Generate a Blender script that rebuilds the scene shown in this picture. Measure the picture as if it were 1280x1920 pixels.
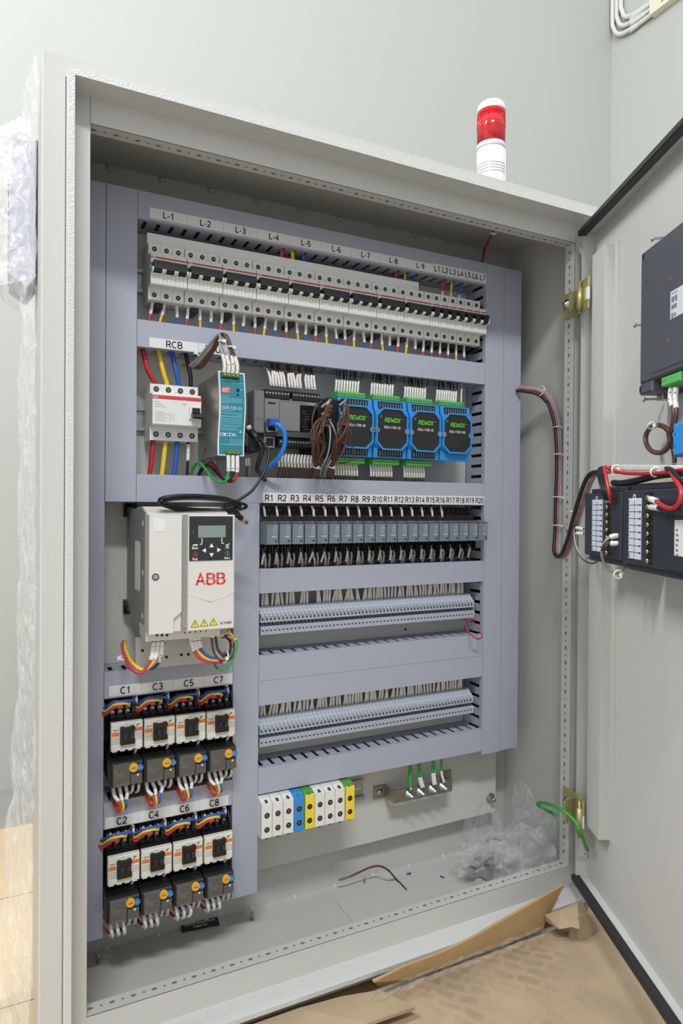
import bpy, math, random
from mathutils import Vector, Matrix
random.seed(7)
S = bpy.context.scene
for o in list(bpy.data.objects): bpy.data.objects.remove(o)
COL = S.collection

# ------------------------------------------------------------------ camera
FPX = 1250.0
YAW, PITCH, ROLL = map(math.radians, (26.4064, -0.4697, 0.4284))
CAM = Vector((-0.07393, -0.98098, 0.03525))
def cam_axes():
    f = Vector((math.sin(YAW)*math.cos(PITCH), math.cos(YAW)*math.cos(PITCH), math.sin(PITCH)))
    r = Vector((math.cos(YAW), -math.sin(YAW), 0)); u = r.cross(f)
    c, s = math.cos(ROLL), math.sin(ROLL)
    return c*r+s*u, c*u-s*r, f
AR, AU, AF = cam_axes()
cd = bpy.data.cameras.new('camera'); cam = bpy.data.objects.new('camera', cd); COL.objects.link(cam)
cd.sensor_fit = 'HORIZONTAL'; cd.sensor_width = 36; cd.lens = FPX/1280*36; cd.clip_start = 0.01
cam.matrix_world = Matrix(((AR.x, AU.x, -AF.x, CAM.x), (AR.y, AU.y, -AF.y, CAM.y), (AR.z, AU.z, -AF.z, CAM.z), (0, 0, 0, 1)))
S.camera = cam
# survey helpers: where a sight line meets a real plane (y = depth, x = side, z = level)
def ray(u, v): return AR*((u-640)/FPX) - AU*((v-960)/FPX) + AF
def P(u, v, y): d = ray(u, v); return CAM + d*((y-CAM.y)/d.y)
def PX(u, v, x): d = ray(u, v); return CAM + d*((x-CAM.x)/d.x)
def PZ(u, v, z): d = ray(u, v); return CAM + d*((z-CAM.z)/d.z)

# ------------------------------------------------------------------ light
S.view_settings.view_transform = 'Standard'; S.view_settings.look = 'None'
S.view_settings.exposure = -0.19; S.view_settings.gamma = 1.0; S.view_settings.use_curve_mapping = False
W = bpy.data.worlds.new('world'); S.world = W; W.use_nodes = True
W.node_tree.nodes['Background'].inputs[0].default_value = (0.955, 0.985, 1.0, 1)
W.node_tree.nodes['Background'].inputs[1].default_value = 0.95
def area(name, loc, aim, sx, sy, power, col=(1, 0.985, 0.96)):
    l = bpy.data.lights.new(name, 'AREA'); l.shape = 'RECTANGLE'; l.size = sx; l.size_y = sy; l.energy = power; l.color = col
    o = bpy.data.objects.new(name, l); COL.objects.link(o); o.location = loc
    o.rotation_euler = (Vector(aim)-Vector(loc)).to_track_quat('-Z', 'Y').to_euler()
    return o
area('ceiling_light_front', (-0.55, -2.45, 2.93), (0.4, -0.1, 0.0), 1.2, 0.14, 108, (0.975, 0.99, 1.0))
area('ceiling_light_left', (-1.7, -0.15, 2.4), (1.1, -1.5, -0.3), 0.3, 1.0, 84, (0.975, 0.99, 1.0))

# ------------------------------------------------------------------ materials
def lin(c):
    return tuple(((x/255)/12.92 if x/255 <= 0.04045 else ((x/255+0.055)/1.055)**2.4) for x in c)+(1.0,)
MATS = {}
def mat(name, rgb, rough=0.5, metal=0.0, bump=0.0, scale=400.0, var=0.0, vscale=8.0, spec=0.5, trans=0.0, coat=0.0):
    if name in MATS: return MATS[name]
    m = bpy.data.materials.new(name); m.use_nodes = True; nt = m.node_tree; b = nt.nodes['Principled BSDF']
    b.inputs['Base Color'].default_value = lin(rgb); b.inputs['Roughness'].default_value = rough
    b.inputs['Metallic'].default_value = metal; b.inputs['Specular IOR Level'].default_value = spec
    if trans: b.inputs['Transmission Weight'].default_value = trans
    if coat: b.inputs['Coat Weight'].default_value = coat
    tc = nt.nodes.new('ShaderNodeTexCoord')
    if var:
        n = nt.nodes.new('ShaderNodeTexNoise'); n.inputs['Scale'].default_value = vscale; n.inputs['Detail'].default_value = 4
        nt.links.new(tc.outputs['Object'], n.inputs['Vector'])
        mp = nt.nodes.new('ShaderNodeMapRange'); mp.inputs['From Min'].default_value = 0.3; mp.inputs['From Max'].default_value = 0.7
        mp.inputs['To Min'].default_value = 1-var; mp.inputs['To Max'].default_value = 1+var
        nt.links.new(n.outputs['Fac'], mp.inputs['Value'])
        mx = nt.nodes.new('ShaderNodeMix'); mx.data_type = 'RGBA'; mx.blend_type = 'MULTIPLY'; mx.inputs['Factor'].default_value = 1
        mx.inputs['A'].default_value = lin(rgb); nt.links.new(mp.outputs['Result'], mx.inputs['B'])
        nt.links.new(mx.outputs['Result'], b.inputs['Base Color'])
    if bump:
        n2 = nt.nodes.new('ShaderNodeTexNoise'); n2.inputs['Scale'].default_value = scale; n2.inputs['Detail'].default_value = 3
        nt.links.new(tc.outputs['Object'], n2.inputs['Vector'])
        bp = nt.nodes.new('ShaderNodeBump'); bp.inputs['Strength'].default_value = bump; bp.inputs['Distance'].default_value = 0.001
        nt.links.new(n2.outputs['Fac'], bp.inputs['Height']); nt.links.new(bp.outputs['Normal'], b.inputs['Normal'])
    MATS[name] = m; return m
PAINT = mat('cabinet_paint', (193, 193, 189), 0.5, bump=0.10, scale=900)
BEAD = mat('rough_paint', (204, 204, 202), 0.3, bump=0.9, scale=420)
DUCT = mat('duct_grey', (166, 170, 184), 0.55)
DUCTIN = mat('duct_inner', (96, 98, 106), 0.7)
BLACK = mat('black_plastic', (22, 22, 24), 0.42)
DARK = mat('dark_plastic', (44, 46, 50), 0.45)
HOLE = mat('hole', (16, 15, 14), 0.8)
WHITE = mat('white_plastic', (226, 226, 222), 0.4)
LABELW = mat('label_white', (222, 222, 222), 0.55)
INK = mat('ink', (24, 24, 26), 0.6)
INKG = mat('ink_grey', (120, 122, 124), 0.6)
STEEL = mat('steel', (190, 192, 194), 0.28, 1.0)
ZINC = mat('zinc', (178, 180, 180), 0.4, 1.0, var=0.08, vscale=60)
YZINC = mat('yellow_zinc', (190, 184, 128), 0.42, 0.6, var=0.2, vscale=30)
BRASS = mat('brass_screw', (206, 190, 150), 0.3, 1.0)
REDST = mat('red_stripe', (196, 58, 52), 0.5)
TEAL = mat('teal', (36, 128, 146), 0.5)
GREEN = mat('green_plug', (92, 186, 92), 0.45)
DGREEN = mat('olive_plug', (98, 140, 66), 0.45)
BLUE = mat('blue_case', (46, 140, 214), 0.45)
RELAY = mat('relay_grey', (112, 124, 134), 0.4)
PLCG = mat('controller_grey', (112, 113, 116), 0.45)
PLCD = mat('controller_dark', (70, 71, 74), 0.45)
TERM = mat('terminal_grey', (178, 186, 198), 0.45)
HMI = mat('hmi_grey', (78, 80, 88), 0.5, bump=0.15, scale=800)
MODK = mat('module_black', (44, 48, 56), 0.45)
DRIVE = mat('drive_white', (214, 212, 206), 0.45)
ORANGE = mat('orange_print', (232, 120, 40), 0.5)
YDIAL = mat('yellow_dial', (228, 166, 52), 0.4)
BDIAL = mat('blue_dial', (52, 120, 190), 0.4)
YELL = mat('yellow_cover', (240, 214, 60), 0.45)
GCASE = mat('green_case', (86, 150, 66), 0.45)
SMOKE = mat('smoked_cover', (84, 84, 82), 0.15, coat=0.5)
TIE = mat('tie_white', (226, 224, 214), 0.45)
CARD = mat('cardboard', (158, 138, 110), 0.85, var=0.10, vscale=9, bump=0.25, scale=60)
CARDB = mat('cardboard_flap', (172, 142, 100), 0.8, var=0.07, vscale=12)
RUBBER = mat('rubber', (34, 35, 38), 0.5)
LCD = mat('lcd', (128, 142, 134), 0.25)
GOLD = mat('gold_plug', (206, 170, 110), 0.3, 1.0)
WC = {'red': (182, 36, 44), 'yellow': (232, 196, 40), 'blue': (40, 92, 184), 'black': (28, 28, 30), 'brown': (88, 58, 48),
      'grey': (150, 154, 160), 'green': (44, 158, 66), 'pink': (196, 62, 84), 'white': (220, 220, 216), 'sky': (40, 132, 224), 'rust': (150, 34, 40)}
WM = {k: mat('wire_'+k, v, 0.38) for k, v in WC.items()}
# printed sleeve: white with small black marks
def sleeve_mat():
    m = bpy.data.materials.new('printed_sleeve'); m.use_nodes = True; nt = m.node_tree; b = nt.nodes['Principled BSDF']
    tc = nt.nodes.new('ShaderNodeTexCoord'); n = nt.nodes.new('ShaderNodeTexNoise'); n.inputs['Scale'].default_value = 330; n.inputs['Detail'].default_value = 1
    nt.links.new(tc.outputs['Object'], n.inputs['Vector'])
    r = nt.nodes.new('ShaderNodeValToRGB'); r.color_ramp.interpolation = 'LINEAR'
    r.color_ramp.elements[0].position = 0.30; r.color_ramp.elements[0].color = lin((70, 70, 72))
    r.color_ramp.elements[1].position = 0.37; r.color_ramp.elements[1].color = lin((226, 224, 220))
    nt.links.new(n.outputs['Fac'], r.inputs['Fac']); nt.links.new(r.outputs['Color'], b.inputs['Base Color']); b.inputs['Roughness'].default_value = 0.5
    return m
SLEEVE = sleeve_mat()
def film_mat(name, tint, gloss, density):
    m = bpy.data.materials.new(name); m.use_nodes = True; nt = m.node_tree; nt.nodes.clear()
    out = nt.nodes.new('ShaderNodeOutputMaterial'); mx = nt.nodes.new('ShaderNodeMixShader'); tr = nt.nodes.new('ShaderNodeBsdfTransparent')
    gl = nt.nodes.new('ShaderNodeBsdfPrincipled'); gl.inputs['Base Color'].default_value = lin(tint); gl.inputs['Roughness'].default_value = gloss
    gl.inputs['Specular IOR Level'].default_value = 0.9
    tc = nt.nodes.new('ShaderNodeTexCoord'); n = nt.nodes.new('ShaderNodeTexNoise'); n.inputs['Scale'].default_value = 45; n.inputs['Detail'].default_value = 6; n.inputs['Distortion'].default_value = 1.2
    nt.links.new(tc.outputs['Object'], n.inputs['Vector'])
    bp = nt.nodes.new('ShaderNodeBump'); bp.inputs['Strength'].default_value = 0.9; bp.inputs['Distance'].default_value = 0.006
    nt.links.new(n.outputs['Fac'], bp.inputs['Height']); nt.links.new(bp.outputs['Normal'], gl.inputs['Normal'])
    fr = nt.nodes.new('ShaderNodeMapRange'); fr.inputs['From Min'].default_value = 0.35; fr.inputs['From Max'].default_value = 0.75
    fr.inputs['To Min'].default_value = density*0.45; fr.inputs['To Max'].default_value = density*1.6
    nt.links.new(n.outputs['Fac'], fr.inputs['Value'])
    nt.links.new(fr.outputs['Result'], mx.inputs['Fac']); nt.links.new(tr.outputs[0], mx.inputs[1]); nt.links.new(gl.outputs[0], mx.inputs[2])
    nt.links.new(mx.outputs[0], out.inputs['Surface'])
    return m
FILM = film_mat('stretch_film', (242, 240, 242), 0.12, 0.34)
BAG = film_mat('clear_bag', (244, 245, 247), 0.03, 0.14)
FFILM = film_mat('floor_film', (225, 222, 222), 0.08, 0.2)
SPIRAL = film_mat('spiral_wrap', (206, 200, 206), 0.15, 0.2)

# ------------------------------------------------------------------ mesh helpers
class MB:
    def __init__(s): s.v = []; s.f = []; s.m = []; s.sm = []
    def add(s, vs, fs, mi=0, smooth=False):
        b = len(s.v); s.v += [tuple(x) for x in vs]
        for f in fs: s.f.append([i+b for i in f]); s.m.append(mi); s.sm.append(smooth)
        return s
    def box(s, x0, x1, y0, y1, z0, z1, mi=0):
        return s.add([(x0,y0,z0),(x1,y0,z0),(x1,y1,z0),(x0,y1,z0),(x0,y0,z1),(x1,y0,z1),(x1,y1,z1),(x0,y1,z1)],
                     [(0,3,2,1),(4,5,6,7),(0,1,5,4),(1,2,6,5),(2,3,7,6),(3,0,4,7)], mi)
    def fbox(s, x0, x1, y0, y1, z0, z1, c=0.001, mi=0):   # front (-y) edges chamfered
        a = [(x0,y1,z0),(x1,y1,z0),(x1,y1,z1),(x0,y1,z1),(x0,y0+c,z0),(x1,y0+c,z0),(x1,y0+c,z1),(x0,y0+c,z1),
             (x0+c,y0,z0+c),(x1-c,y0,z0+c),(x1-c,y0,z1-c),(x0+c,y0,z1-c)]
        f = [(0,3,2,1),(8,9,10,11)]
        for i in range(4):
            j = (i+1) % 4; f += [(i, j, 4+j, 4+i), (4+i, 4+j, 8+j, 8+i)]
        return s.add(a, f, mi)
    def prism(s, poly, axis, a, b, mi=0):
        n = len(poly)
        mk = {'x': lambda p, t: (t, p[0], p[1]), 'y': lambda p, t: (p[0], t, p[1]), 'z': lambda p, t: (p[0], p[1], t)}[axis]
        return s.add([mk(p, a) for p in poly]+[mk(p, b) for p in poly],
                     [tuple(range(n))[::-1], tuple(range(n, 2*n))]+[(i, (i+1) % n, n+(i+1) % n, n+i) for i in range(n)], mi)
    def cyl(s, c, ax, prof, n=16, mi=0, smooth=True):    # prof: list of (offset along axis, radius)
        c = Vector(c); ax = Vector(ax).normalized(); t = Vector((0, 0, 1)) if abs(ax.z) < 0.9 else Vector((1, 0, 0))
        e1 = ax.cross(t).normalized(); e2 = ax.cross(e1); vs = []; fs = []
        for h, r in prof:
            for i in range(n):
                a = 2*math.pi*i/n; vs.append(c+ax*h+(e1*math.cos(a)+e2*math.sin(a))*r)
        for k in range(len(prof)-1):
            for i in range(n): j = (i+1) % n; fs.append((k*n+i, k*n+j, (k+1)*n+j, (k+1)*n+i))
        s.add(vs, fs, mi, smooth); b = len(s.v)-len(vs)
        s.f.append([b+i for i in range(n)][::-1]); s.m.append(mi); s.sm.append(False)
        s.f.append([b+(len(prof)-1)*n+i for i in range(n)]); s.m.append(mi); s.sm.append(False)
        return s
    def screw(s, c, ax, r, r2, mi=0, mi2=1, n=14, lift=0.0006):   # dark ring with a metal screw head in it, one piece
        n0 = len(s.m); s.cyl(c, ax, [(0, r), (lift, r), (lift*0.7, r2), (lift*1.1, r2*0.95)], n, mi, False)
        for k in range(n): s.m[n0+2*n+k] = mi2
        s.m[-1] = mi2; return s
    def disc(s, c, ax, r, n=12, mi=0, th=0.0006): return s.cyl(c, ax, [(0, r), (th, r)], n, mi, False)
    def tube(s, pts, r, n=7, mi=0):
        pts = [Vector(p) for p in pts]; vs = []; fs = []; e = None
        for i, p in enumerate(pts):
            t = (pts[min(i+1, len(pts)-1)]-pts[max(i-1, 0)])
            t = t.normalized() if t.length > 1e-9 else Vector((0, 0, 1))
            if e is None: e = t.orthogonal().normalized()
            e = (e-t*e.dot(t)); e = e.normalized() if e.length > 1e-6 else t.orthogonal().normalized()
            g = t.cross(e); rr = r[i] if isinstance(r, (list, tuple)) else r
            for k in range(n): a = 2*math.pi*k/n; vs.append(p+(e*math.cos(a)+g*math.sin(a))*rr)
        m = len(pts)
        for i in range(m-1):
            for k in range(n): j = (k+1) % n; fs.append((i*n+k, i*n+j, (i+1)*n+j, (i+1)*n+k))
        s.add(vs, fs, mi, True); b = len(s.v)-len(vs)
        s.f.append([b+i for i in range(n)][::-1]); s.m.append(mi); s.sm.append(False)
        s.f.append([b+(m-1)*n+i for i in range(n)]); s.m.append(mi); s.sm.append(False)
        return s
    def mesh(s, name, mats, org=(0, 0, 0)):
        me = bpy.data.meshes.new(name); o = org
        me.from_pydata([(v[0]-o[0], v[1]-o[1], v[2]-o[2]) for v in s.v], [], s.f)
        for m in (mats if isinstance(mats, (list, tuple)) else [mats]): me.materials.append(m)
        me.polygons.foreach_set('material_index', s.m); me.polygons.foreach_set('use_smooth', s.sm)
        me.update(); return me
    def build(s, name, mats, parent=None, org=None, loc=None):
        org = org if org is not None else (parent['org'] if parent is not None and 'org' in parent else (0, 0, 0))
        o = bpy.data.objects.new(name, s.mesh(name, mats, org)); COL.objects.link(o)
        if parent is not None: o.parent = parent
        else: o.location = org
        if loc is not None: o.location = loc
        o['org'] = [float(x) for x in org]
        return o
def tag(o, label, cat, group=None, kind=None):
    if label: o['label'] = label
    if cat: o['category'] = cat
    if group: o['group'] = group
    if kind: o['kind'] = kind
    return o
def thing(name, label, cat, org=(0, 0, 0), group=None):
    o = bpy.data.objects.new(name, None); COL.objects.link(o); o.location = org; o.empty_display_size = 0.01
    o['org'] = [float(x) for x in org]
    return tag(o, label, cat, group)
def inst(me, name, parent=None, loc=(0, 0, 0)):
    o = bpy.data.objects.new(name, me); COL.objects.link(o); o.parent = parent; o.location = loc; return o
def dup(root, loc, label=None):
    r = root.copy(); COL.objects.link(r); r.location = loc
    if label: r['label'] = label
    for ch in list(root.children):
        c = ch.copy(); COL.objects.link(c); c.parent = r
        for g in ch.children: d = g.copy(); COL.objects.link(d); d.parent = c
    return r
def catmull(pts, k=6):
    pts = [Vector(p) for p in pts]
    if len(pts) == 2: return [pts[0].lerp(pts[1], i/3) for i in range(4)]
    q = [pts[0]*2-pts[1]]+pts+[pts[-1]*2-pts[-2]]; out = []
    for i in range(1, len(q)-2):
        a, b, c, d = q[i-1:i+3]
        for j in range(k):
            t = j/k; out.append(0.5*((2*b)+(c-a)*t+(2*a-5*b+4*c-d)*t*t+(3*b-a-3*c+d)*t**3))
    out.append(pts[-1]); return out
def seg(pts, a, b):     # part of a polyline between fractions a and b of its length
    L = [0]
    for i in range(1, len(pts)): L.append(L[-1]+(pts[i]-pts[i-1]).length)
    T = L[-1]; out = []
    def at(t):
        for i in range(1, len(pts)):
            if L[i] >= t: return pts[i-1].lerp(pts[i], (t-L[i-1])/max(1e-9, L[i]-L[i-1]))
        return pts[-1]
    out.append(at(a*T)); out += [p for p, l in zip(pts, L) if a*T < l < b*T]; out.append(at(b*T)); return out
def wire(name, label, pts, r, col, group=None, sleeves=(), k=5, n=6, cat='wire', smat=None, sr=1.35, parent=None):
    c = catmull(pts, k); org = (0, 0, 0) if parent is not None else tuple(c[0])
    o = MB().tube(c, r, n).build(name, WM[col] if isinstance(col, str) else col, parent, org)
    if parent is None: tag(o, label, cat, group)
    for a, b in sleeves: MB().tube(seg(c, a, b), r*sr, 7).build('marker_sleeve', smat or SLEEVE, o, org)
    return o
# plain sans capitals and figures drawn as strokes (cap height 1)
def _arc(cx, cy, rx, ry, a, b, n=10): return [(cx+rx*math.cos(math.radians(a+(b-a)*i/n)), cy+ry*math.sin(math.radians(a+(b-a)*i/n))) for i in range(n+1)]
GLY = {
 'L': (.62, [[(.09, 1), (.09, .06), (.60, .06)]]), 'R': (.76, [[(.09, 0), (.09, .95), (.42, .95)]+_arc(.42, .715, .24, .235, 90, -90)+[(.09, .48)], [(.40, .48), (.70, 0)]]),
 'C': (.76, [_arc(.41, .5, .34, .46, 48, 312, 20)]), 'B': (.72, [[(.09, .05), (.09, .95), (.40, .95)]+_arc(.40, .74, .22, .21, 90, -90)+[(.09, .53)], [(.40, .53)]+_arc(.42, .29, .24, .24, 90, -90)+[(.09, .05)]]),
 'P': (.70, [[(.09, 0), (.09, .95), (.42, .95)]+_arc(.42, .695, .24, .255, 90, -90)+[(.09, .44)]]),
 'S': (.70, [_arc(.35, .73, .25, .22, 35, 270, 14)+_arc(.35, .28, .27, .23, 90, -145, 14)]), 'U': (.74, [[(.09, 1), (.09, .32)]+_arc(.37, .32, .28, .27, 180, 360, 12)+[(.65, 1)]]),
 'E': (.66, [[(.62, .95), (.09, .95), (.09, .05), (.62, .05)], [(.09, .52), (.57, .52)]]), 'D': (.74, [[(.09, .05), (.09, .95), (.34, .95)]+_arc(.34, .5, .33, .45, 90, -90, 14)+[(.09, .05)]]),
 'A': (.72, [[(.04, 0), (.36, .97), (.68, 0)], [(.16, .33), (.56, .33)]]), 'M': (.84, [[(.09, 0), (.09, .95), (.42, .1), (.75, .95), (.75, 0)]]), 'N': (.74, [[(.09, 0), (.09, .93), (.65, .07), (.65, 1)]]),
 'W': (.96, [[(.05, 1), (.25, .05), (.48, .93), (.71, .05), (.91, 1)]]), 'O': (.80, [_arc(.40, .5, .34, .46, 0, 360, 22)]), 'X': (.70, [[(.05, 0), (.65, 1)], [(.05, 1), (.65, 0)]]),
 'K': (.72, [[(.09, 0), (.09, 1)], [(.66, 1), (.10, .40)], [(.28, .56), (.68, 0)]]), 'G': (.78, [_arc(.41, .5, .34, .46, 48, 330, 20)+[(.70, .46), (.44, .46)]]),
 '-': (.38, [[(.06, .38), (.32, .38)]]), '0': (.60, [_arc(.30, .5, .23, .46, 0, 360, 20)]), '1': (.60, [[(.12, .74), (.34, .93), (.34, 0)]]),
 '2': (.60, [_arc(.30, .70, .22, .25, 165, -35, 12)+[(.06, .06), (.56, .06)]]), '3': (.60, [_arc(.29, .735, .21, .215, 150, -85, 10)+_arc(.29, .28, .24, .235, 85, -150, 12)]),
 '4': (.60, [[(.42, 0), (.42, .94), (.05, .30), (.57, .30)]]), '5': (.60, [[(.52, .94), (.15, .94), (.10, .50)]+_arc(.30, .31, .24, .26, 130, -150, 14)]),
 '6': (.60, [_arc(.30, .30, .23, .25, 0, 360, 16), _arc(.38, .42, .31, .52, 75, 180, 10)]), '7': (.60, [[(.05, .94), (.54, .94), (.24, 0)]]),
 '8': (.60, [_arc(.30, .72, .20, .22, 0, 360, 16), _arc(.30, .26, .24, .24, 0, 360, 16)]), '9': (.60, [_arc(.30, .70, .23, .25, 0, 360, 16), _arc(.22, .58, .31, .52, 255, 360, 10)]), ' ': (.34, [])}
def stroke_mesh(body, size, w=0.135, shear=0.0, sx=1.0, align='CENTER'):
    x = 0; vs = []; fs = []
    for ch in body:
        adv, st = GLY[ch]
        for pl in st:
            n = len(pl); L = []; Rr = []
            for i, (a, b) in enumerate(pl):
                p0 = pl[max(0, i-1)]; p1 = pl[min(n-1, i+1)]
                d0 = Vector((a-p0[0], b-p0[1])); d1 = Vector((p1[0]-a, p1[1]-b))
                if d0.length < 1e-6: d0 = d1
                if d1.length < 1e-6: d1 = d0
                d0.normalize(); d1.normalize(); tt = d0+d1
                if tt.length < 1e-3: tt = d0
                tt.normalize(); nn = Vector((-tt.y, tt.x)); k = w/2/max(0.45, nn.dot(Vector((-d0.y, d0.x))))
                L.append((a+nn.x*k, b+nn.y*k)); Rr.append((a-nn.x*k, b-nn.y*k))
            b0 = len(vs); vs += [(x+a, b) for a, b in L]+[(x+a, b) for a, b in Rr]
            fs += [(b0+i, b0+n+i, b0+n+i+1, b0+i+1) for i in range(n-1)]
        x += adv+0.09
    x -= 0.09; off = -x/2 if align == 'CENTER' else 0; c = size*0.72
    return [((a+off)*c*sx+(b-.5)*c*shear, (b-.5)*c) for a, b in vs], fs
TXT = {}
def text_mesh(body, size, bold=0.0, shear=0.0, sx=1.0, align='CENTER'):
    key = (body, size, bold, shear, sx, align)
    if key in TXT: return TXT[key]
    if all(ch in GLY for ch in body): TXT[key] = stroke_mesh(body, size, 0.17 if bold else 0.12, shear, sx, align); return TXT[key]
    cu = bpy.data.curves.new('t', 'FONT'); cu.body = body; cu.size = size; cu.align_x = align; cu.align_y = 'CENTER'
    cu.offset = bold; cu.shear = shear; cu.resolution_u = 2
    o = bpy.data.objects.new('t', cu); me = bpy.data.meshes.new_from_object(o)
    vs = [(v.co.x*sx, v.co.y) for v in me.vertices]; fs = [tuple(p.vertices) for p in me.polygons]
    bpy.data.objects.remove(o); TXT[key] = (vs, fs); return TXT[key]
def text(parent, body, x, y, z, size, m=INK, bold=0.0, shear=0.0, sx=1.0, name='lettering', align='CENTER', rot=0):
    vs, fs = text_mesh(body, size, bold, shear, sx, align); c, s = math.cos(rot), math.sin(rot)
    mb = MB().add([(x+a*c-b*s, y, z+a*s+b*c) for a, b in vs], fs)
    return mb.build(name, m, parent)

# ------------------------------------------------------------------ room
ZF = -0.713
def wallmat():
    return mat('wall_paint', (184, 186, 181), 0.6, var=0.012, vscale=2)
YB = 0.97; XW = round(P(1145, 250, YB).x, 3)
MB().box(-2.6, XW, YB, YB+0.08, ZF, 2.4).build('wall_back', wallmat())['kind'] = 'structure'
MB().box(XW, XW+0.08, -2.5, YB+0.08, ZF, 2.4).build('wall_right', wallmat())['kind'] = 'structure'
MB().box(-2.6, XW, -3.2, YB, ZF-0.05, ZF).build('floor', mat('concrete', (150, 148, 142), 0.75, var=0.12, vscale=5, bump=0.3, scale=60))['kind'] = 'structure'

# ------------------------------------------------------------------ cabinet
XL, XR, ZB, ZT = -0.0427, 0.846, -0.65, 0.555      # outside of the steel box
YFL, YLP, YFR, YBK = -0.143, -0.165, -0.128, 0.09   # flange, gutter lip, inner frame, back
cab = thing('electrical_cabinet', 'tall pale grey steel control cabinet standing open with its whole wiring in view', 'cabinet', (0.4, 0, ZB))
t = 0.004
MB().box(XL, XR, YBK, YBK+t, ZB, ZT).build('back_panel', PAINT, cab)
MB().box(XL, XL+t, YFL+0.0032, YBK, ZB, ZT).build('left_side_panel', PAINT, cab)
MB().box(XR-0.012, XR, YFL+0.0032, YBK, ZB, ZT).build('right_side_panel', PAINT, cab)
MB().box(XL+t, XR-0.012, YFL+0.0032, YBK, ZT-t, ZT).build('top_panel', PAINT, cab)
MB().box(XL+t, XR-0.012, YFL+0.0032, YBK, ZB, ZB+t).build('bottom_panel', PAINT, cab)
def ring(x0, x1, z0, z1, w, y0, y1, name, m, par, wt=None, wb=None, wl=None, wr=None, ch=0.0):
    wt = w if wt is None else wt; wb = w if wb is None else wb; wl = w if wl is None else wl; wr = w if wr is None else wr
    o4 = [(x0, z0), (x1, z0), (x1, z1), (x0, z1)]; i4 = [(x0+wl, z0+wb), (x1-wr, z0+wb), (x1-wr, z1-wt), (x0+wl, z1-wt)]
    of = [(x0+ch, z0+ch), (x1-ch, z0+ch), (x1-ch, z1-ch), (x0+ch, z1-ch)]
    vs = [(x, y0, z) for x, z in of]+[(x, y0, z) for x, z in i4]+[(x, y1, z) for x, z in o4]+[(x, y1, z) for x, z in i4]
    fs = []
    for i in range(4):
        j = (i+1) % 4; fs += [(i, j, 4+j, 4+i), (8+i, 12+i, 12+j, 8+j), (i, 8+i, 8+j, j), (4+i, 4+j, 12+j, 12+i)]
    return MB().add(vs, fs).build(name, m, par)
ring(XL, XR, ZB, ZT, 0.0245, YFL, YFL+0.003, 'front_flange', PAINT, cab, ch=0.001)
ring(XL+0.0245, XR-0.0245, ZB+0.020, ZT-0.024, 0.0085, YLP, YFR+0.002, 'gutter_lip', BEAD, cab, ch=0.002)
fx0, fx1, fz0, fz1 = XL+0.033, XR-0.033, ZB+0.0285, ZT-0.0325
XI0, XI1, ZI0, ZI1 = 0.0104, 0.796, -0.586, 0.492
ring(fx0, fx1, fz0, fz1, 0.02, YFR, YFR+0.002, 'door_frame', PAINT, cab, wt=fz1-ZI1, wb=ZI0-fz0, wl=XI0-fx0, wr=fx1-XI1)
ring(XI0-0.0015, XI1+0.0015, ZI0-0.0015, ZI1+0.0015, 0.0015, YFR+0.001, YFR+0.024, 'frame_return', PAINT, cab)
# seams where the frame rails meet the posts
sm = MB()
sm.box(XI0-0.0003, XI0+0.0004, YFR-0.0003, YFR+0.001, ZI1, fz1); sm.box(XI1-0.0004, XI1+0.0003, YFR-0.0003, YFR+0.001, ZI1, fz1)
sm.build('rail_seam', mat('seam', (120, 118, 112), 0.7), cab)['kind'] = 'stuff'
# punched holes along the frame returns
def holes(fn, n, a, b, name):
    mb = MB()
    for i in range(n):
        tt = a+(b-a)*i/(n-1); big = i % 2 == 0
        c, ax, e = fn(tt); r1 = 0.0036 if big else 0.0016; r2 = 0.0021 if big else 0.0015
        c = Vector(c); ax = Vector(ax); e = Vector(e); g = ax.cross(e); k = 10
        mb.add([c+ax*0.0003+e*r1*math.cos(2*math.pi*j/k)+g*r2*math.sin(2*math.pi*j/k) for j in range(k)], [tuple(range(k))])
    o = mb.build(name, mat('punched', (112, 110, 104), 0.8), cab); o['kind'] = 'stuff'; return o
ym = YFR+0.014
holes(lambda x: ((x, ym, ZI0), (0, 0, 1), (1, 0, 0)), 61, 0.016, 0.79, 'frame_hole')
holes(lambda x: ((x, ym, ZI1), (0, 0, -1), (1, 0, 0)), 61, 0.016, 0.79, 'frame_hole')
holes(lambda z: ((XI1, ym, z), (-1, 0, 0), (0, 0, 1)), 83, ZI0+0.02, ZI1-0.012, 'frame_hole')
# weld dots along back seams
def welds(pts, name='weld_dot'):
    mb = MB()
    for p in pts:
        mb.cyl(p, (0, -0.7, 0.7), [(-0.003, 0.0055), (0.001, 0.0045), (0.0022, 0.0025)], 8)
    mb.build(name, PAINT, cab)['kind'] = 'stuff'
welds([(0.06+0.078*i, YBK-0.002, ZB+t+0.001) for i in range(10)])
welds([(0.06+0.078*i, YBK-0.002, ZT-t-0.003) for i in range(10)])
# gland plate cut lines (raised plates on the cabinet floor) with studs
for (a, b, yb, yf) in [(-0.03, 0.335, 0.046, -0.118), (0.43, 0.79, 0.046, -0.118)]:
    mb = MB(); r = 0.015; z0, z1 = ZB+t, ZB+t+0.0018
    poly = [(a, yf), (b, yf), (b, yb-r), (b-r*0.3, yb-r*0.3), (b-r, yb), (a, yb)]
    mb.prism(poly, 'z', z0, z1); mb.build('gland_plate', mat('gland_paint', (194, 194, 189), 0.55, bump=0.1, scale=900), cab)
for x, y in [(0.045, 0.062), (0.284, 0.06)]:
    MB().cyl((x, y, ZB+t), (0, 0, 1), [(0, 0.003), (0.012, 0.003), (0.013, 0.0024)], 10).build('stud', ZINC, cab)
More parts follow.
